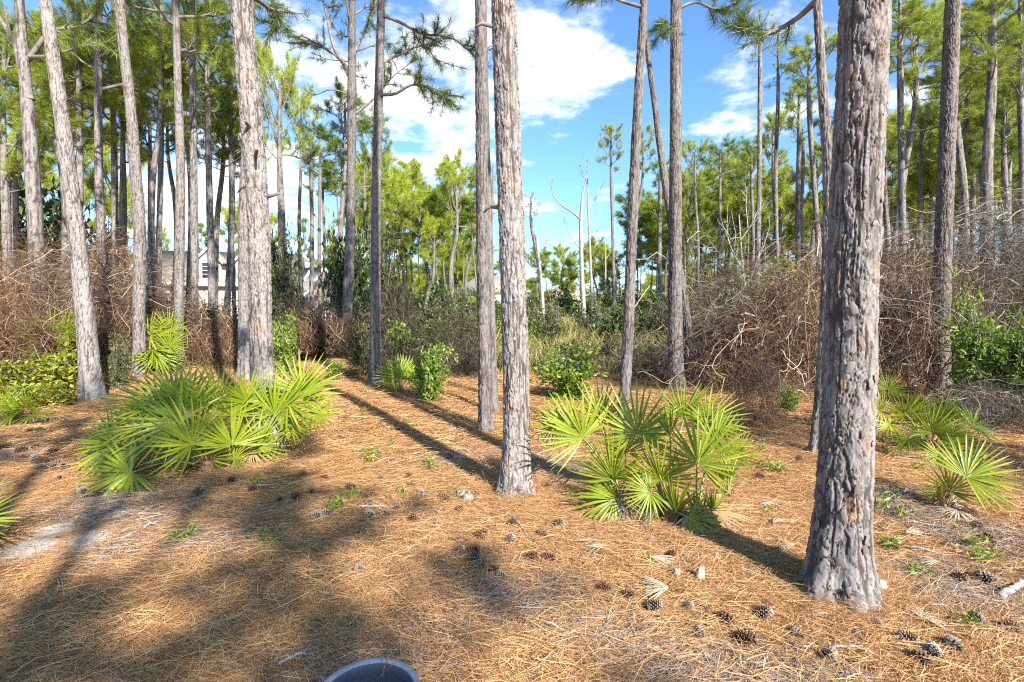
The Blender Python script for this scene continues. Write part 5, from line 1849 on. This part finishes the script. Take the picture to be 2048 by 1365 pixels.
hb = gx(545, 42)
h2 = root('house', (hb.x, 42, hb.z), 'pale brick house wing with an arched window under a steep white-edged gable', 'house')
add(h2, 'wall', box(0, 6.6, .6, 7, -.5, 2.75), M_WALL)
V = np.array([[-.3, .2, 2.7], [6.8, .2, 2.7], [6.8, 3.8, 5.0], [.8, 3.8, 5.0]])
V = np.vstack([V, V + [0, 0, .16]])
add(h2, 'roof', (V, None, np.array([[0, 1, 2, 3], [4, 7, 6, 5], [0, 4, 5, 1], [1, 5, 6, 2], [2, 6, 7, 3], [3, 7, 4, 0]])), M_ROOF)
add(h2, 'fascia', box(-.3, 3.0, .12, .198, 2.55, 2.9), M_TRIM)


def front_gable(x0, x1, ze, zp, y, wallmat, zb=-.5):
    xm = (x0 + x1) / 2
    g_ = add(h2, 'gable', poly_prism([(x0, zb), (x1, zb), (x1, ze), (xm, zp), (x0, ze)], y, y + 1.5), wallmat)
    for s in (-1, 1):
        xe = xm + s * ((x1 - x0) / 2 + .25)
        V = np.array([[xe, y - .12, ze - .35], [xm, y - .12, zp - .02], [xm, y - .12, zp + .32], [xe, y - .12, ze - .02]])
        V = np.vstack([V, V + [0, .11, 0]])
        add(g_, 'bargeboard', (V, None, np.array([[0, 1, 2, 3], [4, 7, 6, 5], [0, 4, 5, 1], [1, 5, 6, 2], [2, 6, 7, 3], [3, 7, 4, 0]])), M_TRIM)
    return g_


front_gable(3.1, 5.9, 2.6, 4.75, -.2, M_BRICKPALE)
front_gable(1.9, 3.0, 3.5, 4.5, 1.9, M_WALL, 2.9)
window(h2, 4.5, .35, .9, 1.25, -.24, 4, 4, arched=True)
window(h2, 1.2, .7, .9, 1.4, .55, 2, 3)


def far_house(label, px, Y, w_, h_, rh, wall, roof, rz=0.0):
    b = gx(px, Y)
    o = root('house', b, label, 'house', rz=rz)
    add(o, 'wall', box(-w_ / 2, w_ / 2, 0, 7, -.5, h_), wall)
    V = np.array([[-w_ / 2 - .4, -.4, h_], [w_ / 2 + .4, -.4, h_], [w_ / 2 + .4, 7.4, h_], [-w_ / 2 - .4, 7.4, h_], [-w_ / 2 + 2.6, 3.5, h_ + rh], [w_ / 2 - 2.6, 3.5, h_ + rh]])
    add(o, 'roof', (V, np.array([[0, 4, 3], [1, 2, 5]]), np.array([[0, 1, 5, 4], [2, 3, 4, 5], [3, 2, 1, 0]])), roof)
    for k in range(3):
        window(o, -w_ / 2 + w_ * (k + .5) / 3, 1.0, 1.2, 1.4, -.03, 2, 2)


far_house('white house far behind the narrow dark pine', 985, 62, 9, 3.4, 2.2, M_WHITE, M_ROOF)
far_house('peach-roofed house far across the marsh', 1138, 78, 8, 2.6, 2.2, M_WALL, M_PEACH)
far_house('white cottage glimpsed beside the dark-barked straight pine', 768, 46, 3.6, 2.4, 1.0, M_WHITE, M_ROOF)

# white railing over the marsh
rg = gx(1140, 38)
ra = root('railing', rg, 'white boardwalk railing far across the marsh grass', 'railing')
for x in np.linspace(-1.5, 1.5, 4):
    add(ra, 'post', box(x - .05, x + .05, -.05, .05, -.3, 1.55), M_TRIM)
add(ra, 'top_rail', box(-1.6, 1.6, -.065, .065, 1.552, 1.64), M_TRIM)
add(ra, 'lower_rail', box(-1.6, 1.6, -.085, -.052, .75, .84), M_TRIM)

# ------------------------------------------------------------------ the grey tub at the bottom of the view
tubc = at(735, 1386, 1.52)
TZ = tubc.z - float(G(tubc.x, tubc.y))
tb = root('tub', (tubc.x, tubc.y, float(G(tubc.x, tubc.y))), 'round grey plastic tub with a rolled rim, empty, standing on the straw', 'tub')


def lathe(prof, n=64):
    prof = np.array(prof, float)
    a = np.arange(n) / n * 2 * math.pi
    V = np.stack([prof[:, None, 0] * np.cos(a), prof[:, None, 0] * np.sin(a), np.repeat(prof[:, 1:2], n, 1)], -1).reshape(-1, 3)
    idx = np.arange(len(prof) * n).reshape(len(prof), n)
    b = np.roll(idx, -1, 1)
    return V, None, np.stack([idx[:-1], b[:-1], b[1:], idx[1:]], -1).reshape(-1, 4)


RO = .166
d_ = lathe([(.001, .012), (.118, .012), (.12, .0), (.125, .0), (RO - .012, TZ - .03), (RO - .012, TZ - .02)])
obj('body', mk('body', *d_[:3], M_TUB, True), tb)
d_ = lathe([(RO - .012, TZ - .03), (RO - .001, TZ - .028), (RO, TZ - .022), (RO - .001, TZ - .006), (RO - .004, TZ - .001), (RO - .012, TZ), (RO - .018, TZ - .002), (RO - .021, TZ - .009)])
obj('rim', mk('rim', *d_[:3], M_TUB, True), tb)
d_ = lathe([(RO - .021, TZ - .009), (RO - .024, TZ - .012), (RO - .026, TZ - .04), (.116, .03), (.001, .03)])
obj('inner_wall', mk('inner_wall', *d_[:3], M_TUBIN, True), tb)
nd_ = []
r = np.random.default_rng(8)
for k in range(26):
    a = r.uniform(.3, 2.9)
    p0 = np.array([math.cos(a) * (RO + .03), math.sin(a) * (RO + .02), TZ + .004])
    p2 = p0 * [.55, .55, 1] + np.array([r.normal(0, .03), 0, -.03])
    p1 = np.array([math.cos(a) * (RO - .01), math.sin(a) * (RO - .01), TZ + .006])
    if k < 6:
        V, t_, q_ = tube1(np.array([p0, p1, p2]), [.0012, .0012, .0006], 4)
    else:
        c_ = np.array([r.uniform(-.07, .07), r.uniform(-.02, .08), .035])
        dd = np.array([r.normal(0, .07), r.normal(0, .07), r.uniform(0, .08)])
        V, t_, q_ = tube1(np.array([c_ - dd, c_ + [0, 0, .01], c_ + dd]), [.0012, .0012, .0006], 4)
    nd_.append((V, t_, q_, np.full(len(V), r.random())))
J = join(nd_)
oN = obj('fallen_needles', mk('fallen_needles', J[0], J[1], J[2], M_STRAW, attrs={'tint': J[3]}), None, tb.location, kind='stuff')

# ------------------------------------------------------------------ pine cones
def cone_mesh(seed, cols, nsc=95):
    r = np.random.default_rng(seed)
    m_, t_ = material('pine_cone')
    nz = t_.noise(geo_pos(t_), 60, 3)
    c_ = t_.ramp(attr(t_, 'tint'), cols)
    finish(t_, c_, .85, nz, .3, .003, .2)
    parts = []
    core = []
    prof = [(0.002, -.5), (.13, -.46), (.20, -.25), (.19, 0), (.13, .3), (.03, .5)]
    d_ = lathe(prof, 8)
    parts.append((d_[0], None, d_[2], np.zeros(len(d_[0]))))
    for i in range(nsc):
        f = (i + .5) / nsc
        z = -.46 + .94 * f
        rad = .40 * math.sqrt(max(.02, 1 - ((f - .38) / .66) ** 2)) * r.uniform(.94, 1.05)
        a = i * 2.39996
        el = -1.05 + 2.1 * f ** .75
        o_ = np.array([math.cos(a), math.sin(a), 0])
        sd_ = np.array([-math.sin(a), math.cos(a), 0])
        d = o_ * math.cos(el) + np.array([0, 0, math.sin(el)])
        up = np.cross(sd_, d) * -1
        b = np.array([0, 0, z * .85]) + o_ * .1
        L = rad * r.uniform(.85, 1.1)
        w1, w2 = .05, .075 * (1 - .4 * f)
        th = .022
        V = np.array([b - sd_ * w1, b + sd_ * w1, b + d * L * .9 + sd_ * w2, b + d * L * .9 - sd_ * w2, b + d * L * 1.02 + up * .01,
                      b + d * L * .86 + sd_ * w2 - up * th, b + d * L * .86 - sd_ * w2 - up * th])
        T_ = np.array([[3, 2, 4], [2, 5, 4], [5, 6, 4], [6, 3, 4]])
        Q_ = np.array([[0, 1, 2, 3], [1, 0, 6, 5], [2, 1, 5, 5]][:2])
        parts.append((V, T_, Q_, np.array([.15, .15, .8, .8, 1.0, .5, .5])))
    J = join(parts)
    return mk('pine_cone', J[0], J[1], J[2], m_, False, {'tint': J[3]})


CONE_B = [cone_mesh(1, [(0, (.06, .035, .02)), (.6, (.20, .11, .06)), (1, (.38, .25, .16))]), cone_mesh(2, [(0, (.04, .025, .018)), (.6, (.13, .075, .05)), (1, (.26, .17, .12))], 80)]
CONE_G = [cone_mesh(3, [(0, (.07, .055, .045)), (.6, (.23, .19, .16)), (1, (.42, .37, .32))]), cone_mesh(4, [(0, (.06, .05, .043)), (.6, (.22, .19, .165)), (1, (.38, .34, .31))], 80)]
LM = [('the grey tub', Vector((tubc.x, tubc.y, 0))), ('the foot of the massive trunk', gp(1676, 1195)), ('the foot of the middle pine', gp(1029, 993)),
      ('the wide palmetto clump', gp(440, 940)), ('the tall fan palms', gp(1300, 1035)), ('the small lone fan palm', gp(1884, 1022)),
      ('the curved grey stick', gp(262, 1080)), ('the pale splintered stump', gp(1400, 1160)), ('the cut log', gp(2020, 1195)),
      ('the narrow dark pine', gp(971, 868)), ('the pale leaning pine', gp(185, 806)), ('the pale sand patches', gp(150, 1080))]
CONES = [  # px, py, length px, grey?
    (1490, 1297, 44, 0), (1525, 1243, 36, 1), (1452, 1255, 36, 0), (1592, 1280, 28, 1), (1375, 1227, 26, 1), (1655, 1325, 36, 1), (1585, 1308, 24, 1), (1815, 1292, 34, 1), (1905, 1305, 36, 1), (1845, 1335, 36, 0),
    (1950, 1253, 34, 1), (2020, 1270, 34, 1), (1865, 1320, 36, 1), (1212, 1190, 26, 0), (1307, 1227, 32, 1), (1258, 1203, 26, 0), (1065, 1127, 28, 0), (1101, 1127, 26, 0), (950, 1113, 28, 0), (948, 1128, 28, 1),
    (917, 1113, 24, 1), (966, 1147, 26, 1), (988, 1152, 26, 0), (1005, 1166, 26, 1), (1020, 1092, 24, 1), (963, 1081, 26, 0), (1086, 1079, 24, 0), (1025, 1058, 24, 0), (827, 1048, 24, 0), (740, 1041, 24, 1),
    (772, 1038, 22, 1), (740, 1014, 20, 1), (884, 1000, 18, 0), (842, 995, 18, 1), (823, 979, 16, 0), (888, 1005, 24, 0), (921, 1028, 20, 0), (793, 1022, 18, 1), (1118, 1057, 22, 1), (1095, 980, 16, 0),
    (114, 945, 30, 0), (105, 915, 24, 0), (75, 903, 22, 0), (42, 910, 20, 0), (128, 946, 26, 0), (72, 932, 24, 1), (140, 890, 22, 0), (167, 995, 26, 1), (190, 1000, 20, 0), (118, 965, 20, 0),
    (398, 994, 24, 1), (465, 969, 20, 0), (505, 988, 22, 0), (593, 1005, 24, 0), (625, 993, 22, 0), (631, 1042, 24, 1), (652, 1037, 22, 1), (648, 965, 18, 0), (605, 956, 20, 0), (700, 985, 22, 0),
    (35, 867, 18, 0), (62, 870, 16, 0), (82, 868, 16, 0), (10, 905, 22, 0), (1655, 935, 16, 1), (1520, 960, 18, 0), (1600, 925, 16, 1), (1968, 1170, 34, 1), (1920, 1170, 28, 0), (1980, 1090, 26, 0),
    (1955, 1062, 24, 0), (720, 1150, 22, 1), (700, 1098, 16, 1), (560, 1008, 16, 0), (1400, 1280, 26, 1), (1750, 1260, 26, 1), (780, 930, 14, 1), (720, 910, 13, 1), (860, 940, 14, 1), (900, 920, 13, 1),
    (680, 880, 12, 1), (820, 960, 15, 0), (760, 965, 15, 1), (1345, 1120, 22, 0), (1560, 1110, 20, 1), (1790, 1095, 22, 1), (300, 870, 12, 0), (1830, 1190, 26, 1)]
rank = {}
cd = []
for (px, py, lp, gr) in CONES:
    g = gp(px, py)
    k = min(range(len(LM)), key=lambda i: (LM[i][1].xy - g.xy).length)
    cd.append((k, gr, (LM[k][1].xy - g.xy).length, px, py, lp, g))
cd.sort(key=lambda c_: (c_[0], c_[1], c_[2]))
for (k, gr, dist, px, py, lp, g) in cd:
    rank[(k, gr)] = rank.get((k, gr), -1) + 1
    n_ = rank[(k, gr)]
    lab = f'{"weathered grey" if gr else "dark brown"} pine cone, {("nearest" if n_ == 0 else ORD[n_] + " nearest")} such cone to {LM[k][0]}'
    L = lp / F * g.y * .9
    o = obj('pine_cone', (CONE_G if gr else CONE_B)[random.randrange(2)], None, g + Vector((0, 0, L * .36 + .014)),
            (math.pi / 2 + random.gauss(0, .3), random.uniform(0, 6), random.uniform(0, 6.28)), L, label=lab, category='pine cone', group='pine cones lying on the straw')

# ------------------------------------------------------------------ sticks, stumps, dead fronds, bark chips
def stick(label, pxs, wpx, mat=M_DEAD, name='stick', cat='stick', lift=.030):
    P_ = [gp(*p) for p in pxs]
    g0 = P_[0]
    A_ = spline(np.array([[*(p - g0 + Vector((0, 0, lift + .012 * math.sin(i * 2))))] for i, p in enumerate(P_)]), 14)
    rad = wpx * .5 / F * g0.y
    A_ = A_ + np.random.default_rng(int(abs(pxs[0][0]))).normal(0, rad * .25, A_.shape)
    V, t_, q_ = tube1(A_, np.linspace(rad, rad * .55, 14), 7)
    return obj(name, mk(name, V, t_, q_, mat, True), None, g0, label=label, category=cat)


for a_ in [
    ('curved bare grey stick on the straw before the sand patches', [(228, 1090), (258, 1083), (276, 1065), (284, 1052)], 6),
    ('thin pale twig close beside the curved grey stick', [(287, 1066), (300, 1058), (318, 1058)], 4),
    ('grey bent branch with a knobbed end lying on the straw in mid view', [(1080, 1254), (1105, 1266), (1135, 1272), (1164, 1271)], 7),
    ('long bleached stick lying near the middle of the straw', [(713, 1021), (755, 1023), (800, 1021), (840, 1010)], 5),
    ('straight pale twig pointing from the middle pine towards the viewer', [(1012, 1030), (1035, 1055), (1062, 1088)], 4),
    ('pale flat stick just beside the tub', [(558, 1342), (590, 1330), (628, 1317)], 8),
    ('short thin twig beside the path of cones', [(866, 1027), (880, 1038)], 5),
    ('small upright grey twig stub between the cones and the middle pine', [(873, 1062), (874, 1050)], 6),
    ('crooked grey stick in front of the wide palmetto', [(500, 980), (530, 980), (552, 975), (560, 966)], 4),
    ('pale twig left of the middle pine, near its shadow', [(815, 918), (835, 914), (860, 915)], 4),
    ('thin twig next to the pale twig by the long shadow', [(905, 920), (925, 922), (945, 916)], 4),
    ('pale thin stick beyond the massive trunk pointing at the small palm', [(1745, 1055), (1775, 1075), (1800, 1088)], 4),
    ('long pale stick near the massive trunk and cut log', [(1800, 1100), (1850, 1112), (1900, 1122)], 5),
    ('bleached flat stick in front of the massive trunk', [(1655, 1308), (1710, 1312), (1760, 1320)], 7),
    ('pale curved twig lying past the tall fan palms', [(1520, 1015), (1545, 1018), (1570, 1028)], 5),
    ('white forked-looking twig at the very end of the straw', [(1860, 1222), (1890, 1228), (1918, 1245)], 4),
    ('grey stick at the shaded end near the small lone palm', [(2030, 950), (2042, 938), (2048, 925)], 5),
]:
    stick(*a_)
o = stick('thick cut grey log lying at the end of the clearing', [(1998, 1206), (2025, 1192), (2060, 1172)], 17, M_DEAD, 'log', 'log', .03)
stick('barky knobbed branch piece in front of the massive trunk', [(1706, 1298), (1712, 1275), (1722, 1260), (1740, 1256)], 11, M_BARK, 'branch_piece', 'branch', .02)


def stump(label, px, py, wpx, hpx, seed, mat):
    g = gp(px, py)
    w_, h_ = wpx / F * g.y / 2, hpx / F * g.y
    r = np.random.default_rng(seed)
    n = 11
    a = np.arange(n) / n * 2 * math.pi
    rows = []
    for z, s in ((-.03, 1.25), (h_ * .3, 1.0), (h_ * .7, .85)):
        rows.append(np.stack([np.cos(a) * w_ * s * r.uniform(.85, 1.1, n), np.sin(a) * w_ * s * .8, np.full(n, z)], 1))
    rows.append(np.stack([np.cos(a) * w_ * .7, np.sin(a) * w_ * .55, h_ * r.uniform(.7, 1.1, n)], 1))
    V = np.vstack(rows + [np.array([[0, 0, h_ * .6]])])
    idx = np.arange(4 * n).reshape(4, n)
    b = np.roll(idx, -1, 1)
    q_ = np.stack([idx[:-1], b[:-1], b[1:], idx[1:]], -1).reshape(-1, 4)
    t_ = np.stack([idx[3], b[3], np.full(n, 4 * n)], 1)
    obj('stump', mk('stump', V, t_, q_, mat), None, g, label=label, category='stump')


stump('small pale splintered stump standing alone in the straw', 1400, 1166, 20, 36, 1, M_DRYFROND)
stump('little pale broken stub just beside the splintered stump', 1354, 1160, 14, 26, 2, M_DRYFROND)
stump('grey weathered stump chunk before the middle pine', 922, 996, 22, 18, 3, M_DEAD)
stump('second grey stump chunk, nearer the middle pine', 936, 1007, 24, 22, 4, M_DEAD)
stump('grey broken root stub against the massive trunk', 1757, 1195, 34, 44, 5, M_DEAD)


def dead_frond(label, px, py, rpx, ang, k):
    g = gp(px, py)
    s = rpx / F * g.y
    M = Matrix.Translation(g + Vector((0, 0, .05))) @ Matrix.Rotation(math.radians(ang), 4, 'Z') @ Matrix.Rotation(random.uniform(-.2, .2), 4, 'X') @ Matrix.Diagonal((s, s, s * .7, 1))
    o = obj('dead_frond', FAN_DRY[k], None, label=label, category='dead frond')
    o.matrix_world = M


for a_ in [
    ('bleached dead palm fan lying in the open, blades swept to one side', 1338, 1195, 75, 172, 0),
    ('crumpled pale dead fan in front of the tall fan palms', 1212, 1105, 55, 200, 1),
    ('small pale dead fan beside a brown cone below the fan palms', 1160, 1098, 45, 60, 2),
    ('pale dead blades behind the splintered stump', 1180, 1110, 50, 20, 1),
    ('broken dry frond strip lying in front of the tall fan palms', 1300, 1130, 60, -30, 1),
    ('dry fan spread beside the shadow of the massive trunk', 1590, 1105, 60, 170, 0),
    ('dead frond strips just beyond the massive trunk', 1810, 1080, 60, 10, 1),
    ('curled dead fan on the shadow line past the massive trunk', 1880, 1140, 60, 160, 0),
    ('dead blades in the straw near the cut log', 1840, 1255, 60, 20, 2),
    ('bundle of bleached dead blades under the wide palmetto', 330, 935, 70, 150, 2),
    ('pale fallen fan at the foot of the ferns', 95, 840, 70, 10, 2),
    ('whitish dead fan among the yellow-green ferns', 60, 822, 65, 120, 0),
    ('tiny white dead leaf fan below the shaded palmetto', 1828, 925, 26, 100, 2),
    ('grey dead fan beside the small lone fan palm', 1915, 1035, 60, 200, 2),
    ('dry fan in front of the massive trunk, blades fanned to the tub', 1660, 1250, 55, 150, 1),
    ('pale dead blades near the thin shadow past the fan palms', 1545, 1060, 55, 30, 1),
]:
    dead_frond(*a_)


# loose bits of bark, curled leaves and palm scraps on the straw
def chip_src(seed, mat):
    r = np.random.default_rng(seed)
    n = 7
    a = np.arange(n) / n * 6.28
    rr_ = r.uniform(.6, 1.1, n)
    V = np.stack([np.cos(a) * rr_ * .5, np.sin(a) * rr_ * .26, .10 * np.cos(a * 2 + seed) + .05], 1)
    V = np.vstack([V, [[0, 0, .09]]])
    k = np.arange(n)
    return lib_obj('chip_source', mk('chip', V, np.stack([np.full(n, n), k, (k + 1) % n], 1), None, mat))


CH = [chip_src(1, M_FLAKES[1]), chip_src(2, M_FLAKES[3]), chip_src(3, M_DRYFROND), chip_src(4, M_FLAKES[2]), chip_src(5, M_FIBRE)]
r = random.Random(9)
pts, rots, scs, ids = [], [], [], []
for i in range(2200):
    y = 1.2 + 8 * r.random() ** 1.3
    x = r.uniform(-1.1, 1.1) * (y + .4)
    pts.append((x, y, float(G(x, y)) + .022))
    rots.append((r.gauss(0, .35), r.gauss(0, .35), r.uniform(0, 6.28)))
    s = r.uniform(.015, .05)
    scs.append((s * r.uniform(.8, 1.8), s, s))
    ids.append(r.choices(range(5), (3, 2, 4, 2, 3))[0])
for k in range(2):
    tw_ = tubes(np.stack([spline(rng.normal(0, .10, (4, 3)) * [1, .25, .06] + np.linspace(-.5, .5, 4)[:, None] * [1, 0, 0], 8) for _ in range(1)]), np.full((1, 8), .012), 5)
    CH.append(lib_obj('twig_source', mk('twig', tw_[0], None, tw_[1], (M_DEAD, M_LIMB)[k], True)))
for i in range(420):
    y = 1.3 + 8 * r.random() ** 1.2
    x = r.uniform(-1.1, 1.1) * (y + .4)
    pts.append((x, y, float(G(x, y)) + .026))
    rots.append((r.gauss(0, .1), r.gauss(0, .1), r.uniform(0, 6.28)))
    s = r.uniform(.08, .34)
    scs.append((s, s, s))
    ids.append(5 + r.randrange(2))
scatter('bark_chips', CH, pts, rots, scs, ids)

# little green seedlings
(V, q_), lfw = shrub_data(55, 3, 3, 4, .35, .14, tint=(.2, .9))
ws = lib_obj('weed_source', mk('weed', lfw[0], lfw[1], None, M_WEED, False, {'tint': lfw[3]}))
gs = lib_obj('sprout_source', grass_src(44, 14, .6, .02, M_WEED))
pts, rots, scs, ids = [], [], [], []
WP = [(660, 1022), (705, 1005), (790, 868), (788, 892), (745, 915), (738, 930), (860, 940), (1555, 945), (1530, 940), (1570, 948), (1748, 1005), (1775, 1110), (1850, 948), (708, 890), (735, 828), (820, 855), (1840, 1165), (1960, 1130), (1930, 1260), (540, 1090)]
for (px, py) in WP:
    for k in range(2):
        g = gp(px + r.uniform(-14, 14), py + r.uniform(-5, 5))
        pts.append(tuple(g))
        rots.append((0, 0, r.uniform(0, 6)))
        s = r.uniform(.07, .14)
        scs.append((s, s, s))
        ids.append(0)
for i in range(120):
    y = r.uniform(3, 10)
    x = r.uniform(-.9, .95) * y
    pts.append((x, y, float(G(x, y))))
    rots.append((0, 0, r.uniform(0, 6)))
    s = r.uniform(.05, .16)
    scs.append((s, s, s))
    ids.append(r.choice((0, 1)))
scatter('seedlings', [ws, gs], pts, rots, scs, ids)
